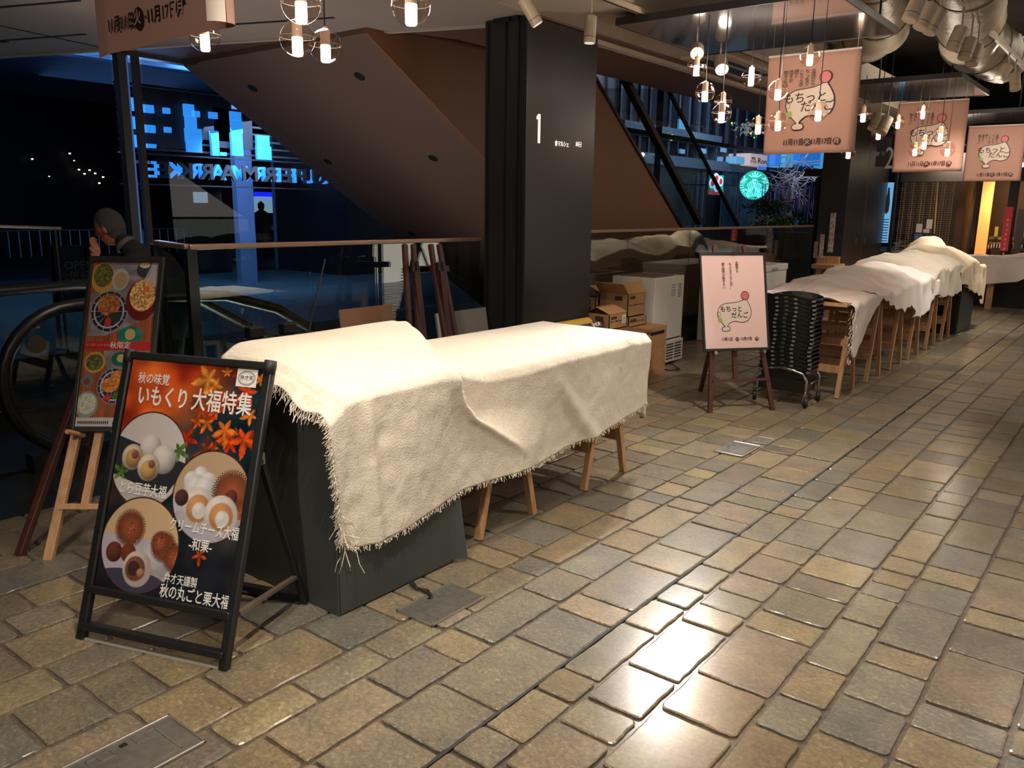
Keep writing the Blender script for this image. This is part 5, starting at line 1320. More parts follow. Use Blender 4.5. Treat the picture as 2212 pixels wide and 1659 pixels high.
# ================================================================== BASKET STACK
M_bask = mat('basket_black', (20, 20, 21), .32, bump=.02)
M_mark = mat('basket_label', (52, 42, 36), .6)
BXc = Vector((-2.235, 6.46, 0)); bang = math.radians(0)
bp0 = thing('shopping_basket', (BXc.x, BXc.y, .27), 'black shopping basket, one of those nested in the tall stack', 'basket', 'shopping baskets nested on the trolley')
def rim_z(u): return .03 * math.sin(math.pi * u)
def bask_body():
    mb = MB(); W2, D2 = .215, .155
    def per(k, sc, z, arch):
        # rounded rectangle perimeter
        n = 40; a = 2 * math.pi * k / n; c, s_ = math.cos(a), math.sin(a); p = 5.0
        r = (abs(c) ** p + abs(s_) ** p) ** (-1 / p); x, y = W2 * sc * r * c, D2 * sc * r * s_
        return Vector((x, y, z + arch * (1 - min(1, (x / W2) ** 2)) * (abs(s_) > .6) * .032))
    rings = [(.80, -.10, 0), (.93, -.02, .6), (.97, 0.0, 1), (1.0, .004, 1), (1.0, .014, 1), (.965, .014, 1), (.95, 0, 1), (.78, -.095, 0)]
    mb.grid(40, len(rings) - 1, lambda u, v: per(round(u * 40), *rings[round(v * (len(rings) - 1))]))
    base = len(mb.v); mb.v += [tuple(per(k, .79, -.098, 0)) for k in range(40)]; mb.f.append(tuple(range(base, base + 40)))
    return mb
obj('body', bask_body(), M_bask, bp0, local=True, smooth=False)
bk0 = bp0.children[0]
for x in (-.075, .075): obj('handle_lug', MB().box(x - .012, x + .012, -.163, -.15, .004, .016), mat('lug_grey', (110, 110, 108), .3), bp0, local=True)
obj('hinge', MB().box(.2, .222, -.16, -.13, -.004, .008), MATS['lug_grey'], bp0, local=True)
obj('label', MB().box(-.015, .015, -.1585, -.1575, .012, .03), M_mark, bk0, local=True)
for i in range(1, 18):
    c = copy_tree(bp0); c.location = (BXc.x + .006 * math.sin(i), BXc.y, .27 + i * .0325); c['label'] = 'black shopping basket, one of those nested in the tall stack'
    if i == 17: c['label'] = 'topmost black basket of the stack, open with wire loops'; tb_ = c
for x, y in ((-.1, -.15), (.02, .15), (.14, .15)):
    obj('loop', MB().tube([(x + .012 * math.cos(a), y, .045 + .012 * math.sin(a)) for a in [k * .7 for k in range(10)]], .002, 5), M_steel, tb_, local=True)
bt = thing('basket_trolley', (BXc.x, BXc.y, 0), 'chrome trolley on castors under the stacked black baskets', 'trolley')
cx0, cx1, cy0, cy1 = BXc.x - .205, BXc.x + .205, BXc.y - .15, BXc.y + .15
for y in (cy0, cy1):
    pts = [(cx0, y, .09), (cx0, y, .2), (cx0 + .03, y, .255), (cx0 + .1, y, .275), (BXc.x, y, .29), (cx1 - .1, y, .275), (cx1 - .03, y, .255), (cx1, y, .2), (cx1, y, .09)]
    obj('tube_frame', MB().tube(pts, .011, 10), mat('chrome', (190, 186, 178), .15, 1), bt, smooth=True)
for x in (cx0, cx1): obj('cross_tube', MB().tube([(x, cy0, .17), (x, cy1, .17)], .008, 8), MATS['chrome'], bt, smooth=True)
obj('tray', MB().box(cx0 + .02, cx1 - .02, cy0 + .02, cy1 - .02, .1, .2), M_bask, bt)
for x in (cx0, cx1):
    for y in (cy0, cy1):
        w_ = obj('castor', MB().lathe([(.012, -.014), (.036, -.014), (.04, -.008), (.04, .008), (.036, .014), (.012, .014)], (x + .01, y - .015, .04), 20, (.9, .4, 0)), M_rubber, bt, smooth=False)
        obj('fork', MB().box(x - .012, x + .012, y - .02, y + .01, .05, .1), M_steel, w_); obj('hub', MB().lathe([(.014, -.016), (.014, .016)], (x + .01, y - .015, .04), 14, (.9, .4, 0)), M_steel, w_)

# ================================================================== CARTONS, FREEZERS, BOXES BY THE RAIL
def open_box(name, x0, x1, y0, y1, z0, z1, label, m, group=None):
    t = thing(name, ((x0 + x1) / 2, (y0 + y1) / 2, z0), label, 'box', group)
    obj('body', MB().box(x0, x1, y0, y1, z0, z1), m, t, bevel=.003); return t
p = PX(1440, 703, -3.5)
pb1 = open_box('plywood_box', -4.12, -3.5, 6.30, 6.79, 0, .455, 'tall plywood box with a dark slot beside the white freezer', M_ply)
obj('slot', MB().box(-3.502, -3.498, 6.40, 6.74, .385, .415), M_black, pb1)
pb2 = open_box('plywood_box', -3.79, -3.36, 5.3, 6.22, 0, .47, 'wide plywood box carrying the brown cartons', M_ply)
obj('lid', MB().box(-3.79, -3.34, 5.29, 6.23, .47, .485), mat('lid_brown', (128, 88, 56), .55, var=.08, vscale=5), pb2)
def carton(x0, x1, y0, y1, z0, z1, label, flaps, tilt=0):
    t = thing('carton', ((x0 + x1) / 2, (y0 + y1) / 2, z0), label, 'box', 'brown printed cartons')
    b = MB(); th = .006
    b.box(x0, x1, y0, y0 + th, z0, z1).box(x0, x1, y1 - th, y1, z0, z1).box(x0, x0 + th, y0, y1, z0, z1).box(x1 - th, x1, y0, y1, z0, z1).box(x0, x1, y0, y1, z0, z0 + th)
    obj('body', b, M_card, t)
    for f in flaps: obj('flap', MB().obox(*f), mat('carton_flap', (172, 130, 84), .85), t)
    Mf = frame((x1 + .001, (y0 + y1) / 2, z1 - .03), (0, 1, 0), (0, 0, 1))
    w = y1 - y0
    obj('printed_patch', MB().box(x1, x1 + .001, y0 + w * .1, y0 + w * .42, z1 - .045, z1 - .02), mat('print_brown', (66, 44, 30), .7), t)
    text('lettering', '贅りんごの味わいちゃいました', w * .062, frame((x1 + .001, (y0 + y1) / 2, (z0 + z1) / 2 + .0), (0, 1, 0), (0, 0, 1)), MATS['print_brown'], t)
    yl = MB().box(x1 - .08 * 0 - .14, x1 - .06, y0 - .001, y0, z1 - .06, z1 - .02).box(x1 - .11, x1 - .05, y0 - .001, y0, z0 + .02, z0 + .07)
    obj('printed_patch', yl, MATS['print_brown'], t); return t
A0 = .487
k = carton(-3.86, -3.6, 5.93, 6.22, A0, A0 + .13, 'low printed carton with raised roof flaps at the front', [((-3.6, 5.93, A0 + .13), (0, .29, 0), (-.14, 0, .055), (.004, 0, .004)), ((-3.86, 5.93, A0 + .13), (0, .29, 0), (.14, 0, .055), (.004, 0, .004))])
obj('label', MB().box(-3.599, -3.597, 6.14, 6.20, A0 + .04, A0 + .11), M_chalkwhite, k, label='white delivery label'); ink = MB()
for i in range(6): ink.box(-3.597, -3.596, 6.15, 6.19, A0 + .05 + i * .009, A0 + .054 + i * .009)
obj('label_print', ink, M_ink, k)
carton(-4.0, -3.66, 6.36, 6.68, .457, .457 + .09, 'flat carton lying under the open upright carton', [])
carton(-3.98, -3.68, 6.37, 6.67, .548, .75, 'open upright carton with tall flaps standing on the flat one', [((-3.68, 6.37, .75), (0, .3, 0), (-.07, .03, .1), (.004, 0, .004)), ((-3.98, 6.37, .75), (.3, 0, 0), (0, -.1, .1), (0, .004, .004)), ((-3.98, 6.37, .75), (0, .3, 0), (-.12, 0, .05), (.004, 0, .004))])
carton(-4.14, -4.0, 6.34, 6.68, .548, .70, 'carton in shadow behind the others against the glass', [])
rl = thing('mat_roll', (-3.75, 5.42, .487), 'rolled yellow and dark red mat reading SHOP next to the column', 'mat')
q = PX(1293, 695, -3.62)
obj('yellow_roll', MB().tube([(-3.73, 5.32, .545), (-3.73, q.y - .0, .545)], .055, 20), mat('roll_yellow', (196, 160, 60), .7), rl, smooth=False)
obj('red_roll', MB().tube([(-3.64, 5.32, .528), (-3.64, q.y + .06, .528)], .04, 20), mat('roll_red', (74, 40, 38), .7), rl)
text('lettering', 'SHOP', .05, frame((-3.608, q.y - .05, .555), (0, 1, 0), (-.6, 0, .6)), M_chalkwhite, rl, bold=.02)
fz = thing('freezer', (-3.9, 7.18, 0), 'upright white freezer with slotted grille and papers on its side', 'freezer')
obj('body', MB().box(-4.15, -3.68, 6.86, 7.455, .04, .865), M_white, fz, bevel=.008)
obj('grille', MB().box(-3.68, -3.66, 6.9, 7.46, .03, .24), mat('grille_white', (196, 194, 190), .5), fz, bevel=.004)
gs = MB()
for i in range(6):
    for j in range(3): gs.box(-3.661, -3.658, 6.94 + j * .17, 7.08 + j * .17, .06 + i * .028, .072 + i * .028)
gs.box(-3.681, -3.678, 6.94, 7.42, .25, .262)
obj('vent_slot', gs, M_black, fz)
for x in (-4.1, -3.75):
    for y in (6.92, 7.4): obj('foot', MB().box(x - .02, x + .02, y - .02, y + .02, 0, .04), M_black, fz)
obj('notice', MB().box(-3.68, -3.678, 7.18, 7.28, .66, .81), mat('paper', (206, 206, 204), .8), fz); nt_ = MB()
for i in range(7): nt_.box(-3.678, -3.677, 7.33, 7.40, .66 + i * .02, .67 + i * .02)
for i in range(5): nt_.box(-3.678, -3.677, 7.19, 7.27, .68 + i * .024, .688 + i * .024)
obj('notice_print', nt_, mat('paper_print', (130, 124, 122), .8), fz)
obj('paper_sheet', MB().box(-4.1, -3.72, 6.92, 7.3, .868, .874), mat('paper_brown', (120, 90, 84), .8), fz)
tag(obj('power_cable', MB().tube([(-3.75, 7.3, .02), (-3.55, 7.1, .012), (-3.45, 7.0, .012), (-3.5, 6.88, .012), (-3.62, 6.9, .012)], .006, 6), M_black), 'thin dark power cord curling under the white freezer', 'cable')
cf_ = thing('chest_freezer', (-3.85, 9.5, 0), 'low white chest freezer behind the pink poster easel', 'freezer')
obj('body', MB().box(-4.15, -3.6, 8.8, 10.07, .0, .79), M_white, cf_, bevel=.01); obj('lid', MB().box(-4.16, -3.59, 8.79, 10.08, .79, .87), M_white, cf_, bevel=.012)
obj('handle', MB().box(-3.595, -3.58, 9.55, 9.72, .81, .83), mat('handle_grey', (150, 148, 144), .5), cf_)
# brown and white boards, folded easels leaning on the rail
yb = lambda x, y, X=-3.95: PX(x, y, X)
bw = thing('board', (-4.0, 3.6, 0), 'brown board standing against the rail behind the cloth', 'board')
obj('panel', MB().obox((-3.98, 3.42, .0), (0, .46, 0), (-.12, 0, .84), (.012, 0, .003)), mat('board_brown', (150, 112, 88), .7, var=.04, vscale=5), bw)
b2 = thing('board', (-4.0, 4.5, 0), 'white board with grey stripe standing against the rail by the column', 'board')
obj('panel', MB().obox((-3.93, 4.27, .0), (0, .56, 0), (-.13, 0, .74), (.012, 0, .003)), mat('board_grey', (132, 128, 122), .7), b2)
obj('panel_edge', MB().obox((-3.915, 4.27, .0), (0, .12, 0), (-.13, 0, .742), (.004, 0, .003)), mat('board_white', (204, 198, 188), .7), b2)
for x0, x1, lab in (((874, 886), (893, 905), 'left folded dark easel leaning on the glass rail'), ((930, 962), (948, 986), 'right folded dark easel leaning on the glass rail')):
    e_ = thing('easel', (-3.9, yb(x0[0], 600).y, 0), lab, 'easel', 'folded easels against the rail')
    for (xa, xb) in (x0, x1):
        tp = yb(xa, 527); bt_ = PX(xb, 735, -3.86); d_ = (bt_ - tp); bot = tp + d_ * (tp.z / (tp.z - bt_.z))
        bot.z = 0
        obj('leg', MB().bar(bot, tp, .04, .03, (0, 1, 0)), M_wood_dk, e_, bevel=.01)
    mid = (x0[0] + x1[0]) / 2
    tp = yb(mid + 12, 566, -3.9); obj('rear_leg', MB().bar((-3.84, tp.y + .1, 0), tp, .05, .03, (0, 1, 0)), M_wood_dk, e_)
    a, b_ = yb(x0[0] - 2 if x0[0] < 900 else 905, 583), yb(x1[1] - 18 if x0[0] > 900 else 925, 580)
    obj('crossbar', MB().bar(a, b_, .02, .04, (1, 0, 0)), M_wood_dk, e_)
    obj('clip', MB().tube([yb(mid + 8, 585, -3.85), yb(mid + 8, 568, -3.85), yb(mid + 16, 566, -3.85), yb(mid + 18, 585, -3.85)], .012, 8), M_black, e_)
# small pole between the cabinet and the rail
tag(obj('slim_pole', MB().tube([PX(660, 745, -3.95) - (PX(702, 560, -4.1) - PX(660, 745, -3.95)) * 1.35, PX(702, 560, -4.1)], .006, 6), M_black), 'slim dark pole leaning behind the covered cabinet', 'pole')

# ================================================================== FLOOR SERVICE PLATES
M_plate = mat('plate_steel', (132, 130, 124), .35, .75, var=.15, vscale=30, bump=.05)
def plate(cx_, cy_, label, w=.2, l=.3, rz=0):
    t = thing('floor_socket_plate', (cx_, cy_, 0), label, 'floor plate', 'steel socket plates set in the paving', rz=rz)
    obj('frame', MB().box(-w / 2, w / 2, -l / 2, -l / 2 + .008, 0, .009).box(-w / 2, w / 2, l / 2 - .008, l / 2, 0, .009).box(-w / 2, -w / 2 + .008, -l / 2, l / 2, 0, .009).box(w / 2 - .008, w / 2, -l / 2, l / 2, 0, .009), mat('plate_edge', (196, 192, 184), .25, .9), t, local=True, bevel=.002)
    obj('cover', MB().box(-w / 2 + .008, w / 2 - .008, -l / 2 + .008, l / 2 - .008, 0, .006), M_plate, t, local=True)
    g = MB(); 
    for a in ((-.07, -.1, .075, -.097), (-.07, .097, .075, .1), (.072, -.1, .075, .1), (-.07, -.1, -.067, -.07), (-.07, .07, -.067, .1), (-.07, -.07, -.04, -.067), (-.07, .067, -.04, .07), (-.042, -.07, -.039, -.03), (-.042, .03, -.039, .07), (-.075, -.033, -.04, -.03), (-.075, .03, -.04, .033)): g.box(a[0], a[2], a[1], a[3], .006, .0078)
    obj('lid_line', g, MATS['plate_edge'], t, local=True)
    obj('keyhole', MB().box(-.07, -.055, -.008, .012, .006, .0075), M_black, t, local=True); return t
P = G(343, 1655); plate(-2.04, .93, 'steel floor socket plate at the bottom left frame edge', w=.2, l=.32)
plate(-1.99, 2.12, 'steel floor socket plate at the foot of the charcoal cabinet, with a cable', w=.19, l=.3)
plate(-1.96, 4.86, 'small steel floor socket plate in front of the pink poster easel', w=.19, l=.3)
cbl = MB(); 
for o in (0, .016): cbl.tube([(-2.2, 2.16 + o, .01), (-2.15, 2.14 + o * .4, .012), (-2.1, 2.16 - o, .01), (-2.05, 2.13, .014), (-2.045, 2.12, .0)], .005, 6)
tag(obj('power_cable', cbl, M_rubber), 'twin black cable running from the cabinet to the socket plate', 'cable')

# ================================================================== PENDANT GLOBES
M_globe = glassmat('globe_glass', (248, 238, 232), 1.45, 1.0)
gp_ = thing('globe_pendant', (0, 0, 2.3), 'x', 'pendant lamp', 'clear glass globe pendants')
R0 = .0645
obj('globe', MB().ball((0, 0, 0), (R0, R0, R0), 28, 18), M_globe, gp_, local=True, smooth=True)
obj('seam', MB().tube([(R0 * .995 * math.cos(a), R0 * .995 * math.sin(a), .004) for a in [k * math.pi / 16 for k in range(32)]], .0009, 5, closed=True), mat('seam_grey', (180, 160, 150), .2), gp_, local=True)
obj('socket', MB().lathe([(.019, .004), (.019, R0 * .96), (.006, R0 + .004), (.006, R0 + .01)], (0, 0, 0), 16), mat('frosted_socket', (206, 186, 170), .5, emit=(200, 160, 130), es=.12), gp_, local=True, smooth=False)
sk_ = gp_.children[-1]
obj('bulb', MB().lathe([(.0195, .003), (.0195, -.054), (.016, -.0605), (.001, -.062)], (0, 0, 0), 16), mat('bulb_glow', (255, 236, 214), .5, emit=(255, 222, 190), es=9), sk_, local=True, smooth=True)
GLB = [(1505, 143, 40, 'globe pendant just below the leftmost bright spotlight'), (1523, 199, 42, 'leftmost globe of the middle cluster'), (1562, 220, 38, 'globe overlapping behind the upper left pair'), (1559, 244, 43, 'lower front globe of the overlapping pair'), (1623, 166, 40, 'globe at the upper left edge of the first banner'), (1638, 271, 38, 'globe at the lower left edge of the first banner'), (1681, 195, 43, 'globe over the left upper part of the first banner'), (1681, 263, 40, 'globe over the left lower part of the first banner'), (1750, 120, 44, 'globe hanging over the top edge of the first banner'), (1768, 241, 42, 'globe covering the writing in the middle of the first banner'), (1833, 328, 30, 'globe peeking under the lower right corner of the first banner'), (1865, 247, 34, 'globe at the right edge of the first banner'), (1898, 287, 30, 'globe between the first and second banners'), (1940, 264, 28, 'globe at the left edge of the second banner'), (1994, 243, 28, 'topmost globe in front of the second banner'), (1977, 323, 28, 'lower left globe in front of the second banner'), (1997, 308, 30, 'middle globe in front of the second banner'), (2032, 290, 30, 'globe right of centre on the second banner'), (2047, 323, 30, 'lower right globe on the second banner'), (2095, 313, 20, 'globe at the left edge of the third banner'), (2178, 290, 20, 'upper right globe on the third banner'), (2147, 327, 20, 'globe in the middle of the third banner'), (2098, 355, 20, 'lowest left globe by the third banner'), (2106, 357, 18, 'globe overlapping the lowest left one by the third banner'), (2137, 357, 20, 'lower middle globe on the third banner'), (2209, 352, 18, 'globe cut by the right frame edge'),
       (650, 8, 84, 'globe cut by the top frame edge above the left pair'), (642, 83, 76, 'left globe of the touching pair below the grey ceiling'), (703, 100, 70, 'right globe of the touching pair below the grey ceiling'), (888, 12, 86, 'large globe cut by the top frame edge left of the column'), (442, 78, 66, 'globe half hidden behind the curled pink banner')]
first = True
for (x, y, d, lab) in GLB:
    r_ = ray(x, y); r_ = r_ / r_.dot(FW); dep = CF * 2 * R0 / d; pos = CAMP + r_ * dep; sc_ = 1
    rng = (5.45, 6.7) if 1400 < x < 1860 and d > 30 else (9.3, 10.6) if x > 1820 and d > 22 else (12.7, 13.9) if x > 1820 else None
    if rng:
        k_ = max(rng[0] / pos.y, min(1, rng[1] / pos.y)); pos = CAMP + r_ * dep * k_; sc_ = min(k_, 1.4)
    if first: c = gp_; first = False
    else: c = copy_tree(gp_)
    c.location = pos; c['label'] = lab; c.scale = (sc_, sc_, sc_)
    under = (pos.x < -1.78 and rng) ; ztop = PZ if under else (CZ if not rng else 3.75)
    obj('wire', MB().tube([(0, 0, R0), (0, 0, max(.1, (ztop - pos.z) / sc_))], .0022 if d > 50 else .003, 5), M_black, c, local=True)

# ================================================================== TRACK LIGHTS
M_spot = mat('spot_housing', (178, 160, 138), .5)
M_lens = mat('spot_lens_lit', (255, 250, 236), .4, emit=(255, 246, 228), es=9)
M_lens2 = mat('spot_lens_dim', (200, 200, 180), .3, emit=(230, 235, 215), es=.5)
def track(p, q, label):
    t = thing('light_track', p, label, 'light track')
    obj('rail', MB().bar(p, q, .04, .035), M_spot, t)
    obj('groove', MB().bar(Vector(p) + Vector((0, 0, -.018)), Vector(q) + Vector((0, 0, -.018)), .014, .004), M_black, t)
    return t
track((-3.08, 3.6, 2.84), (-3.08, 9.5, 2.84), 'light track along the white ceiling band')
track((-1.42, 3.0, 3.02), (-1.42, 14, 3.02), 'light track under the ducts on the right')
track((-.95, 5.6, 3.1), (-.95, 12, 3.1), 'second grey track beside the cables')
def spot(pos, d, L, r, label, lens, ztrack, group='cylindrical track spotlights', sm=None):
    d = Vector(d).normalized(); pos = Vector(pos)
    t = thing('spotlight', pos, label, 'spotlight', group)
    h_ = obj('housing', MB().lathe([(r * .6, 0), (r, .01), (r, L)], pos, 20, d), M_spot, t)
    obj('groove_ring', MB().lathe([(r * 1.01, L * .78), (r * 1.01, L * .8)], pos, 20, d, cap=False), M_black, h_)
    obj('lens', MB().lathe([(r * .86, L), (r * .86, L + .003)], pos, 20, d), lens, h_)
    obj('stem', MB().tube([pos + Vector((0, 0, .01)), (pos.x, pos.y, ztrack - .02)], .004 if sm else .008, 8), sm or M_spot, t)
    return t
a = PX(1128, -6, -3.1); b = PX(1153, 38, -3.05); spot((a.x, a.y, a.z), b - a, .17, .036, 'white spotlight tilted over the top of the black column', M_lens2, 2.9)
a = PX(1277, 32, -3.08); spot(a, (-.02, -.03, -1), .17, .038, 'white spotlight hanging straight down beside the column top', M_lens2, 2.9)
a = PX(1492, 118, -2.95) + Vector((0, .1, .06)); d_ = Vector((-1.0, 2.2, 0)) - a; spot(a, d_, .1, .05, 'dazzling spotlight left of the first banner, facing the camera', M_lens, 2.85)
lamp('track_spot_light', 'SPOT', a + d_.normalized() * .115, 330, (1, .95, .88), (-1.0, 2.5, 0), .03, 50, .8)
a = PX(1556, 128, -3.05); d_ = Vector((-1.3, 4.0, 0)) - a; spot(a, d_, .15, .055, 'second bright spotlight tilted toward the floor', M_lens, 2.85)
lamp('track_spot_light', 'SPOT', a + d_.normalized() * .165, 240, (1, .95, .88), (-1.2, 3.2, 0), .03, 60, .8)
for i, (x, y, dx, lit) in enumerate(((1990, -12, -.25, 0), (2014, 8, -.3, 0), (2032, 20, -.3, 0), (2078, 58, -.25, 0), (2098, 82, -.15, 0), (2112, 96, -.12, 0), (2178, 140, -.35, 1), (2192, 160, .2, 0))):
    Xs = -1.42; a = PX(x, y, Xs); spot(a, (dx, -.35, -1), .17, .05, ('first', 'second', 'third', 'fourth', 'fifth', 'sixth', 'seventh', 'last')[i] + ' spotlight along the right hand track, counted from the camera', M_lens2 if lit else MATS['spot_housing'], 3.02)
for i, (x, y) in enumerate(((1902, 246), (1918, 252))):
    a = PY(x, y, 9.0); spot(a, (-.25, -.4, -1), .17, .06, ('left', 'right')[i] + ' of two far spotlights between the first and second banners', M_spot, 3.77, sm=M_black)
av = thing('air_vent', (-3.2, 6.6, 2.85), 'rectangular air vent in the white ceiling band', 'vent')
obj('frame', MB().box(-3.72, -3.3, 7.2, 8.6, 2.84, 2.868), M_soffit, av); obj('slit', MB().box(-3.64, -3.5, 7.3, 8.5, 2.835, 2.842).box(-3.44, -3.38, 7.3, 8.5, 2.835, 2.842), M_black, av)

# ================================================================== PERSON STOOPING AT THE ESCALATOR
def skin(name, chains, m, parent, sub=2):
    V_, E_, R_ = [], [], []
    idx = {}
    for ch in chains:
        prev = None
        for (pt, r) in ch:
            key = tuple(round(c, 4) for c in pt)
            if key in idx: k = idx[key]
            else:
                k = len(V_); idx[key] = k; V_.append(pt); R_.append(r)
            if prev is not None: E_.append((prev, k))
            prev = k
    me = bpy.data.meshes.new(name); me.from_pydata(V_, E_, []); me.materials.append(m)
    o = bpy.data.objects.new(name, me); COL.objects.link(o)
    s = o.modifiers.new('skin', 'SKIN'); s.use_smooth_shade = True
    for i, v in enumerate(me.skin_vertices[0].data):
        r = R_[i]; v.radius = r if isinstance(r, tuple) else (r, r); v.use_root = (i == 0)
    q = o.modifiers.new('sub', 'SUBSURF'); q.levels = sub; q.render_levels = sub
    o.parent = parent; return o
hp = CAMP + ray(246, 492) / ray(246, 492).dot(FW) * 5.35
fdir = Vector((-.85, -.52, 0)).normalized(); ang = math.atan2(fdir.y, fdir.x)
pe = thing('person', (hp.x - fdir.x * .42, hp.y - fdir.y * .42, -.02), 'grey haired person in a dark jacket stooping at the escalator, hand raised near the chin', 'person', rz=ang)
hz_ = hp.z + .02     # head centre height above the root
M_jkt = mat('dark_jacket', (26, 27, 32), .8); M_skin = mat('skin_tone', (176, 112, 86), .55); M_trs = mat('dark_trousers', (22, 22, 26), .8)
ch_, sh_ = (.30, 0, hz_ - .30), (.24, 0, hz_ - .24)
skin('body', [
    [((0, 0, .86), (.15, .13)), ((.08, 0, 1.0), (.15, .13)), ((.17, 0, hz_ - .26), (.17, .13)), ((.27, 0, hz_ - .18), (.10, .10)), ((.35, 0, hz_ - .10), .055), ((.40, 0, hz_ - .04), .05)],
    [((.17, 0, hz_ - .26), (.17, .13)), ((.2, .19, hz_ - .22), .065), ((.3, .27, hz_ - .44), .05), ((.5, .14, hz_ - .30), .036), ((.52, .08, hz_ - .2), .03)],
    [((.17, 0, hz_ - .26), (.17, .13)), ((.2, -.19, hz_ - .22), .065), ((.26, -.26, hz_ - .48), .05), ((.42, -.2, hz_ - .56), .036)],
    [((0, 0, .86), (.15, .13)), ((0, .1, .8), .1), ((.03, .11, .46), .065), ((-.02, .11, .08), .045), ((.1, .12, .03), .038)],
    [((0, 0, .86), (.15, .13)), ((0, -.1, .8), .1), ((.05, -.11, .46), .065), ((.0, -.11, .08), .045), ((.12, -.12, .03), .038)]], M_jkt, pe)
hd = MB()
def head_pt(u, v):
    a = 2 * math.pi * u; b = math.pi * v; x = math.sin(b) * math.cos(a); y = math.sin(b) * math.sin(a); z = -math.cos(b)
    px, py, pz = x * .095, y * .074, z * .115
    if x > 0:
        px += .024 * math.exp(-((z + .12) / .14) ** 2 - (y / .2) ** 2)      # nose
        px += .010 * math.exp(-((z + .52) / .12) ** 2 - (y / .4) ** 2)      # lips
        px += .012 * math.exp(-((z + .85) / .15) ** 2 - (y / .4) ** 2)
        px -= .008 * math.exp(-((z - .12) / .1) ** 2 - ((abs(y) - .35) / .2) ** 2)
    if z < -.3: px *= .93; py *= .86
    return Vector((px, py, pz))
hd.grid(40, 30, head_pt)
ho = obj('head', hd, M_skin, pe, local=True, smooth=True); ho.location = (.45, 0, hz_); ho.rotation_euler = (0, .28, 0)
def hair_pt(u, v):
    c = math.cos(2 * math.pi * u); v0 = .27 + .45 * ss(-.5, .75, c); q = head_pt(u, v0 + (1 - v0) * v)
    return Vector((q.x * 1.07 - .004, q.y * 1.09, q.z * 1.07 + .003)) * (1 + .05 * nz(u * 60, v * 14))
hair = MB().grid(60, 24, hair_pt)
hho = obj('hair', hair, mat('hair_grey', (58, 56, 58), .8, bump=.5, bscale=90), ho, local=True, smooth=True)
for s in (-1, 1):
    obj('ear', MB().ball((-.008, s * .074, -.01), (.018, .008, .03), 10, 8), M_skin, ho, local=True, smooth=True)
    obj('eye', MB().ball((.078, s * .028, .012), (.01, .012, .008), 10, 8), M_black, ho, local=True, smooth=True)
# hand raised near the chin: palm with five fingers
hand = [[((.52, .08, hz_ - .2), .026), ((.535, .05, hz_ - .165), (.034, .016)), ((.545, .03, hz_ - .13), (.034, .014))]]
for k in range(4):
    y = .055 - k * .018; L = (.9, 1.0, .95, .75)[k]
    hand.append([((.545, .03, hz_ - .13), (.034, .014)), ((.55, y - .005, hz_ - .112), .009), ((.566, y - .012, hz_ - .112 + .03 * L), .0085), ((.56, y - .02, hz_ - .11 + .05 * L), .0075)])
hand.append([((.535, .05, hz_ - .165), (.034, .016)), ((.53, .085, hz_ - .15), .011), ((.545, .09, hz_ - .122), .009)])
skin('hand', hand, M_skin, pe)
skin('hand', [[((.42, -.2, hz_ - .56), .03), ((.47, -.18, hz_ - .58), (.036, .016)), ((.5, -.17, hz_ - .6), .02)]] + [[((.5, -.17, hz_ - .6), .02), ((.52, -.19 + k * .018, hz_ - .62), .009), ((.535, -.19 + k * .018, hz_ - .65), .008)] for k in range(4)] + [[((.47, -.18, hz_ - .58), (.036, .016)), ((.47, -.14, hz_ - .6), .01), ((.49, -.13, hz_ - .62), .009)]], M_skin, pe)
obj('collar', MB().lathe([(.066, -.01), (.07, .012), (.06, .024)], (.345, 0, hz_ - .11), 24, (.7, 0, .7)), mat('collar_light', (90, 88, 84), .8), pe, local=True, smooth=True)
# customer seated in the café
p_ = PY(1706, 480, 17.6)
p2 = thing('person', (p_.x, p_.y, 0), 'dark haired customer sitting bent over a table behind the café plants', 'person')
skin('body', [[((0, 0, p_.z - .45), .14), ((.0, 0, p_.z - .2), .15), ((-.03, 0, p_.z - .06), .07), ((-.05, 0, p_.z), .05)], [((0, 0, p_.z - .2), .15), ((.14, -.1, p_.z - .25), .05), ((.05, -.25, p_.z - .3), .04)], [((0, 0, p_.z - .2), .15), ((-.16, -.1, p_.z - .25), .05), ((-.1, -.26, p_.z - .3), .04)]], mat('jacket_brown', (44, 34, 32), .8), p2)
obj('head', MB().ball((-.06, -.02, p_.z + .06), (.085, .095, .105), 16, 12), M_skin, p2, local=True, smooth=True); obj('hair', MB().ball((-.045, .005, p_.z + .09), (.105, .11, .105), 16, 12), mat('hair_dark', (34, 24, 22), .8), p2, local=True, smooth=True)
sb_ = thing('bench', (p_.x, p_.y, 0), 'dark bench under the seated café customer', 'bench')
obj('seat', MB().box(p_.x - .3, p_.x + .3, p_.y - .2, p_.y + .2, max(.1, p_.z - .66), p_.z - .52), M_dark, sb_); 
for x in (-.25, .25): obj('leg', MB().box(p_.x + x - .02, p_.x + x + .02, p_.y - .02, p_.y + .02, 0, max(.1, p_.z - .66)), M_dark, sb_)

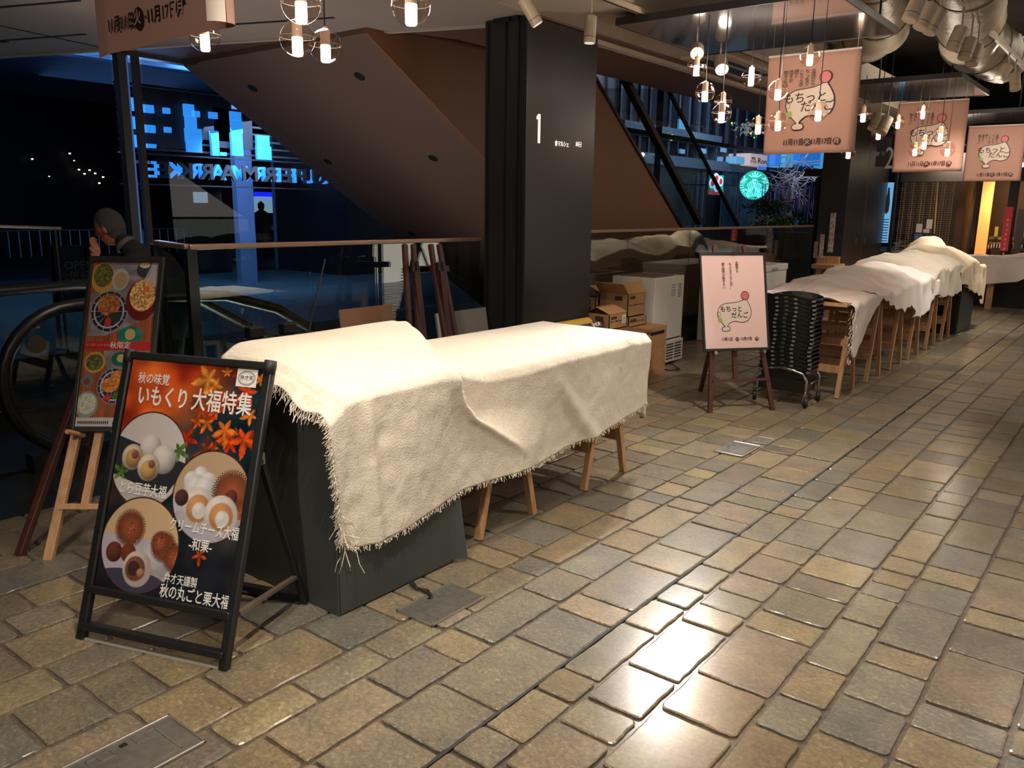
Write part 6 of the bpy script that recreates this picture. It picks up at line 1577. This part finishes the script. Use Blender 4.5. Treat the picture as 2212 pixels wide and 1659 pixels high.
# ================================================================== SHOPS AT THE FAR RIGHT
M_wallbr = mat('shop_brown', (96, 66, 46), .6, var=.08, vscale=2)
struct('wall_far', MB().box(-3.9, 4, 20.4, 20.6, 0, 3.4), mat('far_brown', (70, 52, 40), .7), label='brown wall at the far end of the aisle')
struct('wall_far_side', MB().box(-3.0, -2.95, 17.5, 20.4, 0, 3), M_wallbr)
struct('wall_header', MB().box(-3.8, 2.5, 15.9, 16.1, 2.02, 2.9), mat('header_dark', (34, 30, 28), .6))
def fq(x0, y0_, x1, y1_, Y, t=.05): return quadY(MB(), x0, y0_, x1, y1_, Y, t)
lbx = thing('menu_lightbox', PY(1912, 525, 14.9), 'tall pale blue lit menu board on the second column', 'sign')
a, b = PY(1913, 524, 15.2), PY(1932, 394, 15.2)
c0 = PY(1898, 524, 15.2); wd = PY(1918.6, 524, 15.2).x - c0.x
obj('panel', MB().box(c0.x, c0.x + wd, 15.2, 15.26, c0.z, b.z), mat('menu_blue', (110, 175, 225), .5, emit=(110, 175, 225), es=.55), lbx)
obj('frame', MB().box(c0.x + wd, c0.x + wd + .04, 15.18, 15.28, 0, 2.2).box(c0.x - .1, c0.x, 15.2, 15.28, 0, 2.2), M_black, lbx)
xc, zc = c0.x + wd / 2, (c0.z + b.z) / 2
obj('printed_figure', MB().prism([(-.05, .02), (-.03, .02), (.0, 0), (.03, .05), (.035, .2), (.02, .35), (.01, .44), (-.015, .44), (-.02, .34), (-.045, .2)], (xc, 15.195, zc - .02), (1, 0, 0), (0, 0, 1), (0, .004, 0)), mat('figure_grey', (84, 84, 100), .6), lbx)
ms = MB()
for k in range(9): ms.box(xc - .05, xc + .05, 15.196, 15.2, zc - .12 - k * .045, zc - .105 - k * .045)
obj('printed_line', ms, mat('line_blue', (60, 96, 130), .6), lbx)
# netted stall
ns_ = thing('netted_stall', (-3.2, 16.6, 0), 'closed stall behind a see-through net curtain', 'stall')
def netmat():
    m = bpy.data.materials.new('net'); m.use_nodes = True; nt = m.node_tree
    for n in list(nt.nodes): nt.nodes.remove(n)
    out = nt.nodes.new('ShaderNodeOutputMaterial'); mx = nt.nodes.new('ShaderNodeMixShader'); tr = nt.nodes.new('ShaderNodeBsdfTransparent'); df = nt.nodes.new('ShaderNodeBsdfDiffuse')
    df.inputs[0].default_value = rgb((190, 170, 140)); tc = nt.nodes.new('ShaderNodeTexCoord'); bk_ = nt.nodes.new('ShaderNodeTexBrick')
    mp = nt.nodes.new('ShaderNodeMapping'); mp.inputs['Rotation'].default_value = (math.radians(90), 0, 0)
    bk_.inputs['Scale'].default_value = 26; bk_.inputs['Mortar Size'].default_value = .05; bk_.inputs['Brick Width'].default_value = 1; bk_.inputs['Row Height'].default_value = 1; bk_.offset = 0
    bk_.inputs['Color1'].default_value = (0, 0, 0, 1); bk_.inputs['Color2'].default_value = (0, 0, 0, 1); bk_.inputs['Mortar'].default_value = (.75, .75, .75, 1)
    nt.links.new(tc.outputs['Object'], mp.inputs[0]); nt.links.new(mp.outputs[0], bk_.inputs['Vector']); nt.links.new(bk_.outputs['Color'], mx.inputs[0])
    nt.links.new(tr.outputs[0], mx.inputs[1]); nt.links.new(df.outputs[0], mx.inputs[2]); nt.links.new(mx.outputs[0], out.inputs[0]); return m
n0, n1_ = PY(1922, 500, 16.3).x, PY(2052, 500, 16.3).x
obj('net_curtain', MB().grid(80, 20, lambda u, v: Vector((n0 + (n1_ - n0) * u, 16.3 + .05 * math.sin(u * 38) + .03 * math.sin(u * 11), .3 + 1.75 * v - .03 * math.sin(u * 28) * v))), netmat(), ns_)
obj('back_wall', MB().box(n0 - .1, n1_ + .2, 17.4, 17.5, 0, 2.6), mat('stall_wall', (92, 76, 60), .7), ns_)
cs_ = PY(1920, 546, 16.6)
obj('counter', MB().box(n0, PY(2000, 500, 16.6).x, 16.5, 17.2, 0, PY(1960, 541, 16.5).z), mat('counter_grey', (150, 142, 134), .5), ns_)
obj('glass_case', MB().box(n0, PY(2000, 500, 16.6).x, 16.5, 16.51, PY(1960, 541, 16.5).z, PY(1960, 505, 16.5).z), GL, ns_)
obj('pole', MB().tube([PY(2018, 505, 16.25), PY(2027, 375, 16.25)], .012, 8), mat('pole_yellow', (190, 168, 100), .5), ns_)
obj('rail', MB().tube([PY(1920, 377, 16.28), PY(2060, 372, 16.28)], .01, 6), M_steel, ns_)
for i, r_ in enumerate(((1978, 484, 1993, 502), (2000, 474, 2015, 494), (1994, 495, 2008, 503))): 
    t_ = thing('paper_notice', PY(r_[0], r_[3], 16.2), ('white', 'upper white', 'small crumpled')[i] + ' paper notice pinned to the net curtain', 'notice'); obj('sheet', fq(*r_, 16.22, .004), mat('paper_white', (214, 204, 196), .8), t_)
for i, (x, y) in enumerate(((1938, 524), (1948, 521), (1941, 529), (1935, 534), (1962, 534), (1972, 534), (1950, 530), (1968, 529))):
    p = PY(x, y + 3, 16.75); t_ = thing('food_pack', p, 'clear packed sweets in the stall case', 'package', 'food packs in the stall case')
    obj('pack', MB().box(p.x - .06, p.x + .06, p.y - .05, p.y + .05, p.z - .01, p.z + .035), mat('pack_clear', (176, 170, 140), .2), t_, bevel=.006); obj('sticker', MB().box(p.x - .03, p.x + .03, p.y - .052, p.y - .05, p.z + .0, p.z + .02), mat('pack_label', (190, 214, 200), .6), t_)
struct('wall_stall_post', fq(2054, 372, 2094, 560, 16.4, .6), M_wallbr)
c3 = thing('column', (-2.4, 15.95, 0), 'third black column at the far right beyond the netted stall', 'column')
obj('casing', fq(2080, 340, 2117, 640, 15.98, .4), MATS['column_black'], c3)
wl = thing('shelf_light', PY(2125, 500, 17.5), 'warm glowing light edge beside the third column', 'light')
obj('light_strip', fq(2117, 380, 2126, 634, 17.5), mat('warm_strip', (255, 190, 110), .5, emit=(255, 175, 90), es=.45), wl)
lamp('shop_warm_light', 'AREA', (-2.4, 17.2, 2.0), 10, (1, .7, .4), (-1.8, 18, 1.2), .3, sy=1)
bs_ = thing('bookshelf', (-1.9, 18.2, 0), 'dim shop shelves with books and boxes', 'shelf')
obj('back_panel', fq(2126, 380, 2240, 560, 18.6), M_wallbr, bs_)
obj('base_unit', fq(2126, 538, 2230, 646, 17.75, .5), mat('shelf_dark', (56, 46, 40), .6), bs_)
for yy in (513, 524): obj('shelf_board', fq(2136, yy, 2190, yy + 4, 18.0, .4), mat('shelf_beige', (150, 130, 104), .6), bs_)
rnd = random.Random(8)
for i in range(14):
    x = 2127 + i * 6.0; h = rnd.uniform(9, 14); c_ = rnd.choice(((90, 100, 120), (170, 160, 140), (130, 120, 60), (60, 60, 66), (150, 150, 160)))
    t_ = thing('book', PY(x, 538, 17.8), 'book standing on the dim shop shelf behind the cross table', 'book', 'books on the shop shelf'); obj('cover', fq(x, 538 - h, x + 4.5, 538, 17.8, .15), mat('bk%d' % (c_[0]), c_, .6), t_); obj('page_block', fq(x + .6, 538 - h + .6, x + 3.8, 537, 17.79, .02), M_chalkwhite, t_)
t_ = thing('book', PY(2146, 512, 17.9), 'leaning yellow book on the upper shop shelf', 'book'); obj('cover', fq(2147, 490, 2157, 511, 17.9, .1), mat('bk_yellow', (196, 180, 60), .6), t_)
for x, w_ in ((2172, 10), (2196, 18)): t_ = thing('storage_box', PY(x, 513, 17.95), ('cream box beside the red banner' if x < 2180 else 'cream box at the right frame edge'), 'box'); obj('body', fq(x, 498, x + w_, 513, 17.9, .2), mat('box_cream', (170, 160, 110), .6), t_)
pl = thing('signpost', PY(2194, 530, 16.9), 'thin grey panel stand at the right edge behind the table', 'sign'); obj('panel', fq(2191, 452, 2200, 640, 16.9, .03), mat('panel_grey', (112, 104, 106), .6), pl)
g_ = thing('shop_glass', (-1.2, 17.0, 0), 'dark framed shop glass at the right frame edge', 'window'); obj('pane', fq(2200, 380, 2300, 560, 17.0, .02), GLd, g_); obj('frame', fq(2180, 370, 2186, 560, 17.0, .06), M_black, g_)
# number panel of the third column glimpsed between banners
np_ = thing('column_sign', PX(1910, 330, -3.79), 'dark column face with a white 2 half hidden behind the second banner', 'sign')
obj('panel', quadY(MB(), 1890, 295, 1925, 360, 12.6, .04), mat('panel_dark', (40, 38, 42), .5), np_)
text('numeral', '2', .42, frame(PY(1921, 344, 12.58), (1, 0, 0), (0, 0, 1)), mat('numeral_grey', (170, 160, 155), .5), np_, sx=.6)
text('lettering', '食ラ', .07, frame(PY(1901, 333, 12.58), (1, 0, 0), (0, 0, 1)), MATS['numeral_grey'], np_)
# wooden ledge with flyers and framed picture left of the second column
ld = thing('wooden_stand', PY(1770, 640, 12.2), 'wooden counter with flyers left of the second black column', 'counter')
a, b = PY(1757, 594, 12.2), PY(1800, 594, 12.2); zt_ = PY(1780, 572, 12.2).z; zb_ = PY(1780, 578, 12.2).z
a = PY(1753, 575, 12.0); b = PY(1802, 575, 12.0)
obj('top', MB().box(a.x, b.x, 12.0, 12.5, a.z - .03, a.z + .03), M_wood, ld); obj('leg', MB().box(a.x + .05, a.x + .12, 12.05, 12.12, 0, a.z - .03), M_wood, ld); obj('leg', MB().box(b.x - .08, b.x - .02, 12.05, 12.12, 0, a.z - .03), M_wood, ld)
obj('upstand', MB().box(a.x, b.x, 12.2, 12.25, a.z + .03, a.z + .14), M_wood, ld); 
for i, r_ in enumerate(((1756, 522, 1767, 557), (1768, 506, 1781, 557))):
    t_ = thing('leaflet', PY(r_[0], r_[3], 12.15), ('shorter', 'taller')[i] + ' printed leaflet standing on the wooden counter', 'leaflet'); obj('sheet', fq(*r_, 12.15, .01), mat('leaf%d' % i, ((170, 140, 130), (200, 180, 164))[i], .6, var=.4, vscale=30), t_)
t_ = thing('framed_picture', PY(1786, 545, 12.3), 'black framed bluish picture beside the second black column', 'picture'); obj('picture_sheet', fq(1787, 460, 1806, 545, 12.3, .01), mat('pic_mix', (190, 176, 170), .5, var=.6, vscale=26), t_); obj('frame', fq(1785, 458, 1787, 546, 12.28, .03), M_black, t_)
t_ = thing('crumpled_sheet', PY(1790, 440, 14.5), 'hanging grey net sheet left of the second black column', 'curtain'); a, b = PY(1752, 500, 14.5), PY(1816, 385, 14.5)
obj('sheet', MB().grid(40, 10, lambda u, v: Vector((a.x + (b.x - a.x) * u, 14.5 + .04 * math.sin(u * 30) + .02 * math.sin(u * 13 + v * 4), (b.z) * v))), mat('grey_sheet', (96, 94, 100), .7, bump=.6, bscale=30), t_)
t_ = thing('brown_canopy', PY(1776, 375, 14.4), 'small brown awning above the hanging grey sheet', 'awning'); obj('valance', fq(1738, 364, 1818, 380, 14.4, .3), mat('canopy_brown', (92, 74, 56), .7), t_)
